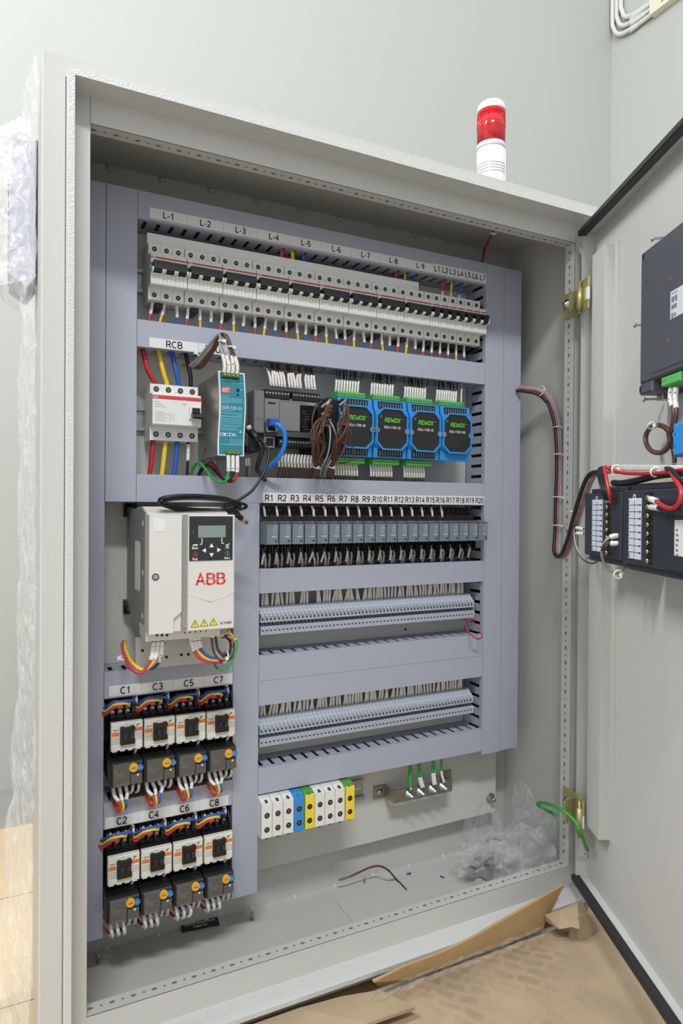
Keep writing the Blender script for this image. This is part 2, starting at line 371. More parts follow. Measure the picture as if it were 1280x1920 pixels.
# mounting plate
plate = thing('mounting_plate', 'flat grey steel mounting plate behind all the devices', 'mounting plate', (0.4, 0.06, -0.567))
XP0, XP1, ZP0, ZP1 = -0.004, 0.789, -0.567, 0.492
pm = mat('plate_paint', (201, 201, 195), 0.5, bump=0.12, scale=700)
MB().fbox(XP0, XP1, 0.060, 0.063, ZP0, ZP1, 0.0008).build('plate', pm, plate)
MB().box(XP0, XP1, 0.063, 0.075, ZP0, ZP0+0.002).build('bottom_fold', pm, plate)
for x, z in [(0.775, ZP0+0.03), (0.775, ZP1-0.03), (0.012, ZP0+0.03), (0.012, ZP1-0.03)]:
    m_ = MB().cyl((x, 0.060, z), (0, -1, 0), [(0, 0.010), (0.0015, 0.010)], 18); m_.cyl((x, 0.0585, z), (0, -1, 0), [(0, 0.0065), (0.005, 0.0065)], 6, smooth=False)
    m_.cyl((x, 0.0535, z), (0, -1, 0), [(0, 0.004), (0.007, 0.004)], 10); m_.build('fixing_nut', ZINC, plate)
    MB().cyl((x, 0.063, z), (0, 1, 0), [(0, 0.004), (YBK-0.063, 0.004)], 8).build('spacer', ZINC, plate)
hb = MB()
for u, v in [(498, 1393), (647, 1366), (735, 1351), (822, 1335), (760, 1180), (590, 1208), (880, 930)]:
    hb.disc(P(u, v, 0.0597), (0, -1, 0), 0.0022, 8)
hb.build('spare_hole', HOLE, plate)['kind'] = 'stuff'

# ------------------------------------------------------------------ wiring ducts
def duct(label, a0, a1, b0, b1, vert=False, slots=(1, 1), off=0.008, pitch=0.0195, group='slotted wiring ducts'):
    # a = along, b = across
    org = ((a0+a1)/2, 0.03, (b0+b1)/2) if not vert else ((b0+b1)/2, 0.03, (a0+a1)/2)
    d = thing('cable_duct', label, 'cable duct', org)
    ax = 'x' if not vert else 'z'
    mk = (lambda y, b: (y, b)) if not vert else (lambda y, b: (b, y))
    th = 0.0016; lp = 0.009
    U = [(0, b0), (0, b1), (lp, b1), (lp, b1-th), (th, b1-th), (th, b0+th), (lp, b0+th), (lp, b0)]
    MB().prism([mk(*p) for p in U], ax, a0, a1).build('lid', DUCT, d)
    B = (b0+th+0.0003, b1-th-0.0003)
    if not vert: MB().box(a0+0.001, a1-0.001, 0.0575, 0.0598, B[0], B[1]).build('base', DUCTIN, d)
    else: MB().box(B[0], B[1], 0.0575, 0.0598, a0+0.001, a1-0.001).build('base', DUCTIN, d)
    for k, bb in enumerate(B):
        poly = [(a0+0.001, 0.0575), (a0+0.001, 0.0022)]
        if slots[k]:
            x = a0+off
            while x+0.008 < a1-0.002:
                poly += [(x, 0.0022), (x, 0.044), (x+0.0058, 0.044), (x+0.0058, 0.0022)]; x += pitch
        poly += [(a1-0.001, 0.0022), (a1-0.001, 0.0575)]
        w0, w1 = (bb, bb+th) if k == 0 else (bb-th, bb)
        mb = MB(); n = len(poly)
        if not vert: A = [(p, y, w0) for p, y in poly]; Bq = [(p, y, w1) for p, y in poly]
        else: A = [(w0, y, p) for p, y in poly]; Bq = [(w1, y, p) for p, y in poly]
        mb.add(A+Bq, [tuple(range(n)), tuple(range(n, 2*n))[::-1]]+[(i, (i+1) % n, n+(i+1) % n, n+i) for i in range(n)])
        mb.build('slotted_side', DUCT, d)
    return d
g = 0.0003
duct('leftmost tall grey duct standing against the cabinet frame', -0.573, 0.4826, 0.0035, 0.0441-g, True, (0, 1))
duct('tall grey duct second from the left, ending above the white drive', 0.0399, 0.4826, 0.0447, 0.0866-g, True, (1, 1))
duct('topmost horizontal grey duct carrying the line tags above the breakers', 0.0869, 0.7052-g, 0.4430, 0.4826, off=0.010)
duct('horizontal grey duct between the breakers and the power supply', 0.0869, 0.7052-g, 0.2612, 0.2998)
duct('horizontal grey duct carrying the row of relay tags', 0.0869, 0.7052-g, 0.0399, 0.0794)
duct('grey duct directly below the row of relays', 0.2722, 0.7052-g, -0.1006, -0.0624)
duct('upper of two touching grey ducts in the middle of the right half', 0.2722, 0.7052-g, -0.2372, -0.1978, slots=(0, 1))
duct('lower of two touching grey ducts, right above the second terminal strip', 0.2722, 0.7052-g, -0.2756, -0.2376)
duct('lowest grey duct, above the white and coloured power terminals', 0.2722, 0.7052-g, -0.4134, -0.3732)
duct('tall grey duct right of the white drive, reaching lowest of all', -0.566, 0.0396, 0.2308, 0.2719-g, True)
duct('short grey duct carrying the upper row of contactor tags', 0.0445, 0.2303, -0.2370, -0.1995)
duct('short grey duct carrying the lower row of contactor tags', 0.0445, 0.2303, -0.4210, -0.3830)
duct('tall grey duct touching the right ends of the breaker rows', -0.4205, 0.4822, 0.7056, 0.7475-g, True, (1, 0), off=0.004, pitch=0.0195)
duct('rightmost tall grey duct beside the bare cabinet side', -0.4190, 0.4815, 0.7479, 0.7890, True, (0, 0))

# ------------------------------------------------------------------ tags
def tagplate(body, x0, x1, z0, z1, label, size, bold=0.00035, y=-0.0008, sx=1.0):
    o = MB().box(x0+0.0002, x1-0.0002, y, -0.00005, z0, z1).build('label_tag', LABELW, None, ((x0+x1)/2, y, (z0+z1)/2))
    tag(o, label, 'label', 'printed white tags')
    text(o, body, (x0+x1)/2, y-0.0002, (z0+z1)/2, size, INK, bold, sx=sx); return o
def LX(i): return 0.1029+0.0540*i
for i in range(9):
    tagplate('L-%d' % (i+1), LX(i), LX(i+1), 0.4462, 0.4614, 'white tag reading L-%d on the topmost duct' % (i+1), 0.0126)
xs = LX(9); w7 = (0.7050-xs)/7
for i in range(7):
    tagplate('L%d' % (i+1), xs+w7*i, xs+w7*(i+1), 0.4462, 0.4632, 'narrow white tag reading L%d on the topmost duct' % (i+1), 0.0138, sx=0.92)
tagplate('RCB', 0.1033, 0.1745, 0.2618, 0.2757, 'white tag reading RCB above the residual current breaker', 0.0135)
tagplate('PSU', 0.1747, 0.2180, 0.2618, 0.2757, 'white tag reading PSU behind the grey and brown wires', 0.0135)
RW = (0.7050-0.2763)/20
for i in range(20):
    tagplate('R%d' % (i+1), 0.2763+RW*i, 0.2763+RW*(i+1), 0.0402, 0.0556, 'white tag reading R%d above the relay row' % (i+1), 0.0138 if i < 9 else 0.0134, 0.0003, sx=0.98 if i < 9 else 0.86)
for i, n in enumerate((1, 3, 5, 7)):
    x0 = 0.0507+(0.2301-0.0507)/4*i
    tagplate('C%d' % n, x0, x0+0.0448, -0.2350, -0.2195, 'white tag reading C%d on the upper contactor duct' % n, 0.0135)
for i, n in enumerate((2, 4, 6, 8)):
    x0 = 0.0465+(0.2246-0.0465)/4*i
    tagplate('C%d' % n, x0, x0+0.0445, -0.4200, -0.4046, 'white tag reading C%d on the lower contactor duct' % n, 0.0135)

# ------------------------------------------------------------------ rails
def rail(label, x0, x1, z, holes_at=()):
    r = thing('din_rail', label, 'rail', ((x0+x1)/2, 0.06, z))
    poly = [(0.0598, z-0.0125), (0.0598, z+0.0125), (0.0535, z+0.0135), (0.0535, z+0.0175), (0.0525, z+0.0175), (0.0525, z+0.0125), (0.0585, z+0.0115),
            (0.0585, z-0.0115), (0.0525, z-0.0125), (0.0525, z-0.0175), (0.0535, z-0.0175), (0.0535, z-0.0135)]
    MB().prism(poly, 'x', x0, x1).build('rail_profile', ZINC, r)
    for xx in holes_at:
        MB().prism([(xx-0.008+0.0025*math.cos(a)+(0.016 if math.cos(a) > 0 else 0), z+0.0025*math.sin(a)) for a in [2*math.pi*k/16+0.1 for k in range(16)]], 'y', 0.0580, 0.0584).build('rail_slot', pm, r)
        m_ = MB().cyl((xx-0.020, 0.0585, z), (0, -1, 0), [(0, 0.0045), (0.002, 0.0045), (0.003, 0.003)], 12); m_.build('rail_screw', STEEL, r)
    return r
rail('steel rail behind the white breakers, showing at their left end', 0.0880, 0.690, 0.3720)
rail('steel rail showing left of the residual current breaker', 0.0880, 0.690, 0.1650)
rail('steel rail hidden behind the relay sockets', 0.2760, 0.690, 0.0000)
rail('steel rail carrying the upper grey terminal strip', 0.2760, 0.690, -0.1500)
rail('steel rail carrying the lower grey terminal strip', 0.2760, 0.690, -0.3260)
rail('short steel rail sticking out right of the power terminals', 0.275, 0.489, -0.4640, (0.475,))

# ------------------------------------------------------------------ circuit breakers
PW = 0.01752; X0M = 0.10316
pole_poly = [(0.052, 0.336), (0.020, 0.3322), (0.0080, 0.3326), (0.0080, 0.3500), (-0.0100, 0.3496), (-0.0110, 0.3510), (-0.0110, 0.3640), (-0.0120, 0.3655),
             (-0.0040, 0.3660), (-0.0040, 0.3790), (-0.0110, 0.3800), (-0.0110, 0.3885), (-0.0090, 0.3950), (0.0080, 0.3968), (0.0080, 0.4140), (0.020, 0.4146), (0.052, 0.4110)]
mbp = MB().prism(pole_poly, 'x', 0.00015, PW-0.00015)
for xx in (0.00015, PW-0.00275):      # rounded shoulders either side of the lever
    mbp.prism([(-0.0040, 0.3655), (-0.0170, 0.3650), (-0.0205, 0.3665), (-0.0215, 0.3690), (-0.0200, 0.3715), (-0.0160, 0.3730), (-0.0040, 0.3735)], 'x', xx, xx+0.0026)
for xx in (0.006, 0.0115): mbp.box(xx, xx+0.0003, -0.01115, -0.0105, 0.3510, 0.3640, 1)
ME_POLE = mbp.mesh('pole', [WHITE, INKG])
ME_TSCR = MB().screw((PW/2, 0.0081, 0.4062), (0, -1, 0), 0.0034, 0.0018).mesh('terminal_screw', [HOLE, mat('dim_screw', (120, 120, 120), 0.4, 1.0)])
ME_TSCL = MB().screw((PW/2, 0.0081, 0.3400), (0, -1, 0), 0.0034, 0.0018).mesh('terminal_screw', [HOLE, MATS['dim_screw']])
def breaker(npole, x, label, group):
    b = thing('circuit_breaker', label, 'breaker', (x, 0, 0), group)
    for k in range(npole):
        inst(ME_POLE, 'pole', b, (k*PW, 0, 0)); inst(ME_TSCR, 'terminal_screw', b, (k*PW, 0, 0)); inst(ME_TSCL, 'terminal_screw', b, (k*PW, 0, 0))
    b.scale = (0.984 if npole == 3 else 0.965, 1, 1); w = npole*PW
    if npole > 1:
        mb = MB().prism([(-0.0030, 0.3662), (-0.0185, 0.3668), (-0.0215, 0.3690), (-0.0205, 0.3800), (-0.0190, 0.3812), (-0.0030, 0.3815)], 'x', 0.0028, w-0.0028)
    else:
        mb = MB().prism([(-0.0030, 0.3662), (-0.0185, 0.3668), (-0.0215, 0.3690), (-0.0205, 0.3800), (-0.0190, 0.3812), (-0.0030, 0.3815)], 'x', 0.0032, w-0.0032)
        mb.box(0.0006, w-0.0006, -0.0200, -0.0050, 0.3765, 0.3812)
    o = mb.build('lever', BLACK, None); o.parent = b; o['org'] = [0, 0, 0]
    o = MB().prism([(-0.0113, 0.3866), (-0.0113, 0.3886), (-0.0095, 0.3900), (-0.0095, 0.3866)], 'x', 0.0003, w-0.0003).build('red_stripe', REDST); o.parent = b
    tv, tf = text_mesh('ABB', 0.003, 0.0001, align='LEFT'); p = MB().add([(0.002+a, -0.01135, 0.3878+c) for a, c in tv], tf).build('lettering', LABELW); p.parent = b
    pr = MB()
    for r_ in range(2): pr.box(0.004+0.002*r_, min(w-0.006, 0.030), -0.01115, -0.0105, 0.3822+0.0018*r_, 0.3826+0.0018*r_)
    o = pr.build('small_print', INKG); o.parent = b; o['kind'] = 'stuff'
    for k in range(max(1, npole//2)):
        o = MB().box(0.0128+0.0352*k, 0.0232+0.0352*k, 0.018, 0.052, 0.3255, 0.3318).build('rail_clip', BLACK); o.parent = b
    return b
for i in range(9):
    breaker(3, X0M+i*3*PW, 'three-pole white circuit breaker below the tag L-%d' % (i+1), 'three-pole breakers')
for i in range(7):
    breaker(1, X0M+(27+i)*PW, 'single-pole white circuit breaker below the tag L%d' % (i+1), 'single-pole breakers')
bb = thing('busbar', 'long white busbar cover strip along the top of the three-pole breakers', 'busbar', (0.335, 0.02, 0.42))
MB().fbox(0.1020, 0.5680, 0.0125, 0.032, 0.4150, 0.4305, 0.0008).build('cover', WHITE, bb)
MB().fbox(0.1060, 0.5640, 0.014, 0.030, 0.4120, 0.4155, 0.0005).build('comb_pins', ZINC, bb)
text(bb, 'L23', 0.5585, 0.0123, 0.4210, 0.0062, mat('pink_ink', (190, 120, 150), 0.6))

cyc = ['pink', 'yellow', 'blue']
for i in range(27):
    x = X0M+(i+0.5)*PW; c = cyc[i % 3]; dx = random.uniform(-0.004, 0.004)+(-0.004 if i < 2 else 0)
    nm = {'pink': 'red', 'yellow': 'yellow', 'blue': 'blue'}[c]
    wire('control_wire', '%s wire with a printed sleeve out of the bottom of the breaker tagged L-%d' % (nm, i//3+1),
         [(x, 0.022, 0.336), (x+dx*0.3, 0.021, 0.322), (x+dx, 0.020, 0.306), (x+dx*1.3, 0.020, 0.288)], 0.0021, c, 'wires below the breakers', [(0.08, 0.46)], sr=1.22)
for i, c in enumerate(['pink', 'pink', 'pink', 'pink', 'yellow', 'blue']):
    x = X0M+(27.5+i)*PW; dx = -0.003+0.0006*i
    wire('control_wire', '%s wire with a printed sleeve out of the bottom of the breaker tagged L%d' % ({'pink': 'red'}.get(c, c), i+1),
         [(x, 0.022, 0.336), (x+dx*0.3, 0.021, 0.322), (x+dx, 0.020, 0.306), (x+dx*1.3, 0.020, 0.288)], 0.0020, c, 'wires below the breakers', [(0.08, 0.52)], sr=1.22)
for i, c in enumerate(['pink', 'yellow', 'blue']):
    nm = 'red' if c == 'pink' else c
    a = P(528+20*i, 468+5*i, 0.022); b = P(527+21*i, 487+4*i, 0.026)
    wire('power_wire', 'thick %s wire from the topmost duct down behind the L-5 breaker' % nm, [a+Vector((0, 0, 0.02)), a, b, b+Vector((0, 0.004, -0.012))], 0.0036, c, 'feed wires into the busbar')
    a = P(742+17*i, 512+3*i, 0.024); b = P(739+19*i, 528+5*i, 0.030)
    wire('power_wire', '%s wire from the topmost duct down behind the L-8 and L-9 breakers' % nm, [a+Vector((0, 0, 0.02)), a, b, b+Vector((0, 0.004, -0.012))], 0.0022, c, 'feed wires into the busbar')
    a = P(829+17*i, 532+4*i, 0.020); b = P(829+15.5*i, 556+3*i, 0.022)
    wire('control_wire', '%s wire with a white sleeve going down into the top of breaker L%d' % (nm, i+2), [a+Vector((0.001, 0, 0.012)), a, b, b+Vector((0, 0, -0.012))], 0.0021, c, 'wires into the single-pole breakers', [(0.55, 0.95)], smat=LABELW)

# ------------------------------------------------------------------ residual current breaker
rcb = thing('residual_current_breaker', 'four-pole white residual current breaker with a black lever below the RCB tag', 'breaker', (0.1416, 0.05, 0.17))
xa, xb = 0.1066, 0.1765
poly = [(0.052, 0.130), (0.0080, 0.1300), (0.0080, 0.1500), (-0.0085, 0.1495), (-0.0110, 0.1515), (-0.0110, 0.1900), (-0.0085, 0.1960), (0.0080, 0.1965), (0.0080, 0.2114), (0.020, 0.2125), (0.052, 0.2080)]
MB().prism(poly, 'x', xa, xb).build('body', WHITE, rcb)
MB().prism([(-0.0113, 0.1874), (-0.0113, 0.1902), (-0.0101, 0.1930), (-0.0097, 0.1905)], 'x', xa+0.0003, xb-0.0003).build('red_stripe', REDST, rcb)
text(rcb, 'ABB', xa+0.0045, -0.0116, 0.1895, 0.0034, LABELW, 0.0001)
for k in range(4):
    for z in (0.2040, 0.1385):
        x = xa+0.0087+0.0175*k; MB().screw((x, 0.0081, z), (0, -1, 0), 0.0040, 0.0026, n=16).build('terminal_screw', [HOLE, MATS['dim_screw']], rcb)
fr = MB()
fr.fbox(xb-0.0180, xb-0.0008, -0.0145, -0.0105, 0.1610, 0.1790, 0.0008); fr.build('lever_frame', WHITE, rcb)
lv = MB().fbox(xb-0.0140, xb-0.0030, -0.0170, -0.0140, 0.1690, 0.1770, 0.0006)
lv.prism([(-0.0140, 0.1620), (-0.0270, 0.1600), (-0.0290, 0.1625), (-0.0270, 0.1665), (-0.0140, 0.1700)], 'x', xb-0.0155, xb-0.0012); lv.build('lever', BLACK, rcb)
MB().cyl((xa+0.0450, -0.0108, 0.1845), (0, -1, 0), [(0, 0.0033), (0.0015, 0.003)], 14).build('test_button', WHITE, rcb)
pr = MB()
for k in range(3): pr.box(xa+0.003, xa+0.012+0.004*k, -0.01115, -0.0105, 0.1822-0.0032*k, 0.1827-0.0032*k)
for k in range(8): pr.box(xa+0.004, xa+0.010+0.004*(k % 3)+0.006, -0.01115, -0.0105, 0.1688-0.0019*k, 0.1691-0.0019*k)
for k in range(4): pr.box(xa+0.024+0.0022*k, xa+0.0243+0.0022*k, -0.01115, -0.0105, 0.156, 0.168)
pr.box(xa+0.036, xa+0.042, 0.0078, 0.0081, 0.2006, 0.2010); pr.build('small_print', INKG, rcb)['kind'] = 'stuff'
for k, c in enumerate(['red', 'yellow', 'blue', 'black']):
    x = xa+0.0087+0.0175*k
    t0 = P([268, 297, 322, 348][k], [656, 658, 661, 664][k], 0.020)
    wire('power_cable', 'thick %s cable coming down into the top of the residual current breaker' % c,
         [t0+Vector((-0.004, 0, 0.022)), t0, (t0.x+0.006, 0.016, 0.232), (x, 0.018, 0.214), (x, 0.02, 0.205)], [0.0036, 0.0036, 0.0036, 0.0032][k], c, 'thick cables of the residual current breaker', n=10)
    if c != 'black':
        wire('power_cable', 'thick %s cable leaving the bottom of the residual current breaker' % c, [(x-0.002, 0.02, 0.136), (x-0.0025, 0.018, 0.122), (x-0.005, 0.018, 0.096), (x-0.008, 0.018, 0.070)], 0.0036, c, 'thick cables of the residual current breaker', n=10)
    else:
        wire('control_wire', 'thin black wire with a grey sleeve leaving the bottom of the residual current breaker', [(x-0.003, 0.02, 0.136), (x-0.003, 0.018, 0.118), (x-0.004, 0.018, 0.096), (x-0.005, 0.018, 0.070)], 0.0021, c, 'thick cables of the residual current breaker', [(0.14, 0.52)], n=8)

# ------------------------------------------------------------------ power supply
psu = thing('power_supply', 'silver metal power supply with a teal printed front and green plugs', 'power supply', (0.208, 0.0, 0.165))
px0, px1, pz0, pz1, py = 0.1888, 0.2273, 0.1062, 0.2252, -0.060
sheet = mat('psu_steel', (196, 194, 190), 0.38, 1.0, var=0.06, vscale=25)
MB().prism([(px0+0.0005, 0.052), (px1-0.0005, 0.052), (px1-0.0005, py+0.002), (px0+0.0005, py+0.002)], 'z', pz0, pz1-0.001).build('case', sheet, psu)
zs = [pz1-(pz1-pz0)*i/16 for i in range(17)]
def wav(i): f = i/16; return 0.0012*math.sin(2*math.pi*(f*1.0-0.15))
def panel(mi, inset, y0, y1, name, m):
    L = [(px0+inset+wav(i), zs[i]-(inset if i == 0 else (-inset if i == 16 else 0))) for i in range(17)]
    R = [(px1-inset+wav(i), zs[i]-(inset if i == 0 else (-inset if i == 16 else 0))) for i in range(17)]
    vs = [(x, y0, z) for x, z in L]+[(x, y0, z) for x, z in R]+[(x, y1, z) for x, z in L]+[(x, y1, z) for x, z in R]; fs = []
    for i in range(16):
        fs += [(i, i+1, 17+i+1, 17+i), (34+i, 34+i+1, i+1, i), (17+i, 17+i+1, 51+i+1, 51+i)]
    fs += [(0, 17, 51, 34), (16, 50, 67, 33)]
    MB().add(vs, fs).build(name, m, psu)
panel(0, 0.0, py-0.0005, py+0.0025, 'front_plate', mat('front_white', (232, 234, 236), 0.4))
panel(0, 0.0017, py-0.0009, py, 'front_label', TEAL)
yl = py-0.0012
text(psu, 'MW', px0+0.0098, yl-0.0003, 0.2000, 0.0062, LABELW, 0.0003, 0.35, 1.05)
MB().box(px0+0.0028, px0+0.0168, yl, py, 0.1958, 0.2032).build('logo_field', mat('logo_red', (226, 66, 64), 0.5), psu)
MB().box(px0+0.0040, px0+0.0155, yl-0.0002, py, 0.1962, 0.1968).build('lettering', LABELW, psu)
text(psu, 'EDR-120-24', px0+0.0190, yl, 0.1742, 0.0060, LABELW, 0.0)
TI = mat('pale_print', (150, 200, 208), 0.6)
pr = MB()
def line(z, a, b, h=0.0005, dash=0.0022):
    x = a
    while x < b: L = random.uniform(0.5, 1.3)*dash; pr.box(px0+x, px0+min(b, x+L), yl, py, z-h, z+h); x += L+0.0006
for z in (0.1900, 0.1872, 0.1850, 0.1828, 0.1806): line(z, 0.003, 0.014 if z in (0.19, 0.1806) else 0.034, 0.0004, 0.0016)
line(0.1700, 0.003, 0.022, 0.0003); line(0.1665, 0.003, 0.034, 0.0004); line(0.1640, 0.026, 0.034, 0.0003); line(0.1620, 0.003, 0.034, 0.0005)
for z in (0.1590, 0.1568, 0.1546, 0.1524, 0.1495, 0.1475, 0.1450, 0.1430): line(z, 0.003, 0.028 if z < 0.1480 else 0.034, 0.0003)
for z in (0.1290, 0.1262, 0.1240): line(z, 0.016, 0.035, 0.0003)
line(0.2098, 0.018, 0.036, 0.0003); line(0.2132, 0.004, 0.026, 0.0006, 0.0015); line(0.1220, 0.003, 0.034, 0.0004)
pr.build('small_print', TI, psu)['kind'] = 'stuff'
text(psu, 'CE', px0+0.0050, yl, 0.1362, 0.0058, LABELW, 0.0001)
for k, c in enumerate((0.0100, 0.0128, 0.0155, 0.0185, 0.0228)):
    MB().disc((px0+c, yl+0.0003, 0.1362), (0, -1, 0), 0.0023, 14, 0, 0.0003).build('approval_mark', LABELW, psu)
    if k in (1, 3, 4): MB().disc((px0+c, yl, 0.1362), (0, -1, 0), 0.0014, 10, 0, 0.0002).build('approval_mark', TEAL, psu)
MB().prism([(px0+0.029, 0.1395), (px0+0.034, 0.1395), (px0+0.0315, 0.1435)], 'y', yl, py).build('approval_mark', TI, psu)
MB().disc((px0+0.0275, py-0.0008, 0.2000), (0, -1, 0), 0.0024, 14, 0).build('adjuster', BLACK, psu)
MB().disc((px0+0.0275, py-0.0008, 0.1935), (0, -1, 0), 0.0016, 12, 0).build('indicator', BLACK, psu)
text(psu, '+', px0+0.0320, yl, 0.2008, 0.0040, LABELW, 0.0001)
for k, s in enumerate('--++'): text(psu, s, px0+0.0075+0.0058*k, yl, 0.2135, 0.003, LABELW)
def plug(x0, n, z0, z1, pitch, name):
    w = n*pitch; MB().fbox(x0, x0+w, py-0.007, py, z0, z1, 0.0008).build(name, DGREEN, psu)
    for k in range(n):
        MB().screw((x0+pitch*(k+0.5), py-0.0069, (z0+z1)/2), (0, -1, 0), 0.0025, 0.0018).build('terminal_screw', [BLACK, mat('screw_green', (150, 178, 110), 0.4, 0.6)], psu)
MB().box(px0+0.003, px0+0.029, py-0.001, py+0.001, 0.2155, 0.2245).build('plug_recess', BLACK, psu)
plug(px0+0.0035, 4, 0.2170, 0.2225, 0.0062, 'output_plug')
plug(px0+0.0100, 3, 0.1080, 0.1138, 0.0066, 'input_plug')
for z in (0.208, 0.19, 0.146, 0.118): MB().prism([(0.010, z-0.004), (0.014, z-0.0045), (0.014, z+0.003), (0.010, z+0.004)], 'x', px0-0.0002, px0+0.001).build('case_slot', mat('slot_dark', (90, 88, 84), 0.5, 0.8), psu)
MB().prism([(px0+0.012, 0.052), (px0+0.028, 0.052), (px0+0.026, 0.058), (px0+0.014, 0.058)], 'z', pz0-0.006, pz0).build('rail_clip', ZINC, psu)
MB().box(px0+0.010, px0+0.022, 0.040, 0.048, pz0-0.005, pz0).build('rail_latch', mat('clear_latch', (190, 190, 188), 0.4), psu)
# wires arching out of the duct into the output plug
for k, c in enumerate(['grey', 'grey', 'brown', 'brown']):
    xx = px0+0.0067+0.0062*k; st = [P(359, 684, 0.01), P(364, 686, 0.008), P(374, 686, 0.0), P(378, 688, -0.002)][k]
    md = [P(385, 655, -0.02), P(390, 658, -0.022), P(395, 658, -0.025), P(398, 661, -0.026)][k]
    tp = [P(410, 628, -0.045), P(415, 631, -0.045), P(416, 626, -0.05), P(421, 628, -0.05)][k]
    rt = [P(413, 650, -0.058), P(419, 652, -0.058), P(430, 650, -0.06), P(434, 652, -0.06)][k]
    wire('control_wire', '%s wire arching over the duct face into the power supply top, %s of its pair' % (c, 'left' if k % 2 == 0 else 'right'),
         [st+Vector((-0.006, 0.03, 0.004)), st, md, tp, rt, (xx, py-0.004, 0.236), (xx, py-0.003, 0.222)], 0.0021, c, 'wires looping into the power supply', [(0.84, 1.0)], k=8, n=8, smat=SLEEVE, sr=1.35)
def tie(at, ax, r, label, col=TIE, w=0.0028, head=(0, -1, 0)):
    at = Vector(at); ax = Vector(ax).normalized(); n = 14
    e = ax.orthogonal().normalized(); g = ax.cross(e)
    ringp = [at+(e*math.cos(2*math.pi*i/n)+g*math.sin(2*math.pi*i/n))*r for i in range(n+1)]
    o = MB().tube(ringp, w/2, 5).build('cable_tie', col, None, tuple(at)); tag(o, label, 'cable tie', 'white cable ties')
    h = Vector(head)*r; MB().box(at.x+h.x-w*0.9, at.x+h.x+w*0.9, at.y+h.y-w*0.8, at.y+h.y+w*0.8, at.z+h.z-w*0.8, at.z+h.z+w*0.8).build('tie_head', col, o)
    return o
tie(P(371, 665, -0.005), (0.5, -0.3, 0.6), 0.0050, 'white cable tie low on the grey wires left of the power supply', head=(-0.8, -0.3, 0.4))
tie(P(387, 665, -0.012), (0.5, -0.3, 0.6), 0.0050, 'white cable tie low on the brown wires left of the power supply', head=(0.5, -0.6, 0.0))
tie(P(416, 641, -0.055), (0.2, 0, 1), 0.0050, 'white cable tie high on the grey wires above the power supply', head=(0.4, -0.7, 0.1))
tie(P(432, 651, -0.06), (0, 0, 1), 0.0048, 'white cable tie on the brown wires right above the power supply', head=(0.8, -0.5, -0.1))
for k, c in enumerate(['green', 'black', 'red']):
    xx = px0+0.0133+0.0066*k
    low = [(xx-0.001, py-0.006, 0.080), (xx-0.006, py-0.004, 0.068), (xx-0.016, py+0.018, 0.074), (xx-0.024, 0.0, 0.098), (xx-0.030, 0.02, 0.090), (xx-0.034, 0.03, 0.065)] if c != 'black' else \
          [(xx-0.001, py-0.006, 0.082), (xx-0.005, py-0.004, 0.070), (xx-0.010, py+0.02, 0.076), (xx-0.018, 0.0, 0.095), (xx-0.026, 0.02, 0.086), (xx-0.030, 0.03, 0.06)]
    if c == 'red': low = [(xx-0.001, py-0.006, 0.083), (xx-0.006, py-0.004, 0.070), (xx-0.014, py+0.02, 0.074), (xx-0.020, 0.0, 0.100), (xx-0.030, 0.02, 0.088), (xx-0.034, 0.03, 0.06)]
    wire('control_wire', '%s wire with a white sleeve looping out of the bottom of the power supply' % c, [(xx, py-0.003, 0.110), (xx, py-0.004, 0.100)]+low, 0.0021, c, 'wires looping under the power supply', [(0.02, 0.16)], k=7, n=8)

def rect(u0, v0, u1, v1, y):
    a = P(u0, v0, y); b = P(u1, v1, y); return a.x, b.x, b.z, a.z
# ------------------------------------------------------------------ programmable controller
x0, x1, z0, z1 = 0.2514, 0.3572, 0.1440, 0.2084
plc = thing('programmable_controller', 'grey programmable controller with a hinged cover and a blue network plug in its front', 'controller', (0.30, 0.05, 0.17))
MB().fbox(x0, x0+0.0165, -0.030, 0.052, z0+0.001, z1, 0.0012).build('side_column', PLCG, plc)
for k in range(3): MB().disc((x0+0.0045+0.0035*k, -0.0301, 0.1655), (0, -1, 0), 0.0007, 8).build('status_light', DARK, plc)
MB().prism([(-0.0280, z0-0.001), (-0.0280, 0.1950), (-0.0230, 0.1990), (-0.0230, 0.2010), (0.052, 0.2010), (0.052, z0-0.001)], 'x', x0+0.0166, x1).build('body', PLCG, plc)
MB().fbox(x0+0.0166, x0+0.0400, -0.0310, -0.0278, z0+0.016, 0.1975, 0.0006).build('port_cover', mat('cover_grey', (120, 121, 123), 0.45), plc)
MB().fbox(x0+0.0215, x0+0.0335, -0.0316, -0.0308, 0.1895, 0.1920, 0.0003).build('cover_slot', HOLE, plc)
MB().fbox(x0+0.0405, x0+0.0740, -0.0310, -0.0278, z0+0.0065, 0.1925, 0.0006).build('hinged_cover', MATS['cover_grey'], plc)
MB().fbox(x0+0.0742, x1-0.0010, -0.0300, -0.0278, z0+0.0060, 0.1915, 0.0005).build('dark_window', mat('gloss_black', (18, 18, 20), 0.15), plc)
MB().fbox(x0+0.0166, x1, -0.0295, -0.0278, z0-0.003, z0+0.0055, 0.0005).build('lower_band', PLCD, plc)
pr = MB()
for k in range(9): pr.box(x0+0.078+0.002*(k % 3), x0+0.084+0.002*(k % 4), -0.0303, -0.0299, 0.1820-0.004*k, 0.1824-0.004*k)
pr.build('small_print', INKG, plc)['kind'] = 'stuff'
text(plc, 'Modicon', x1-0.012, -0.0283, 0.1945, 0.0034, LABELW)
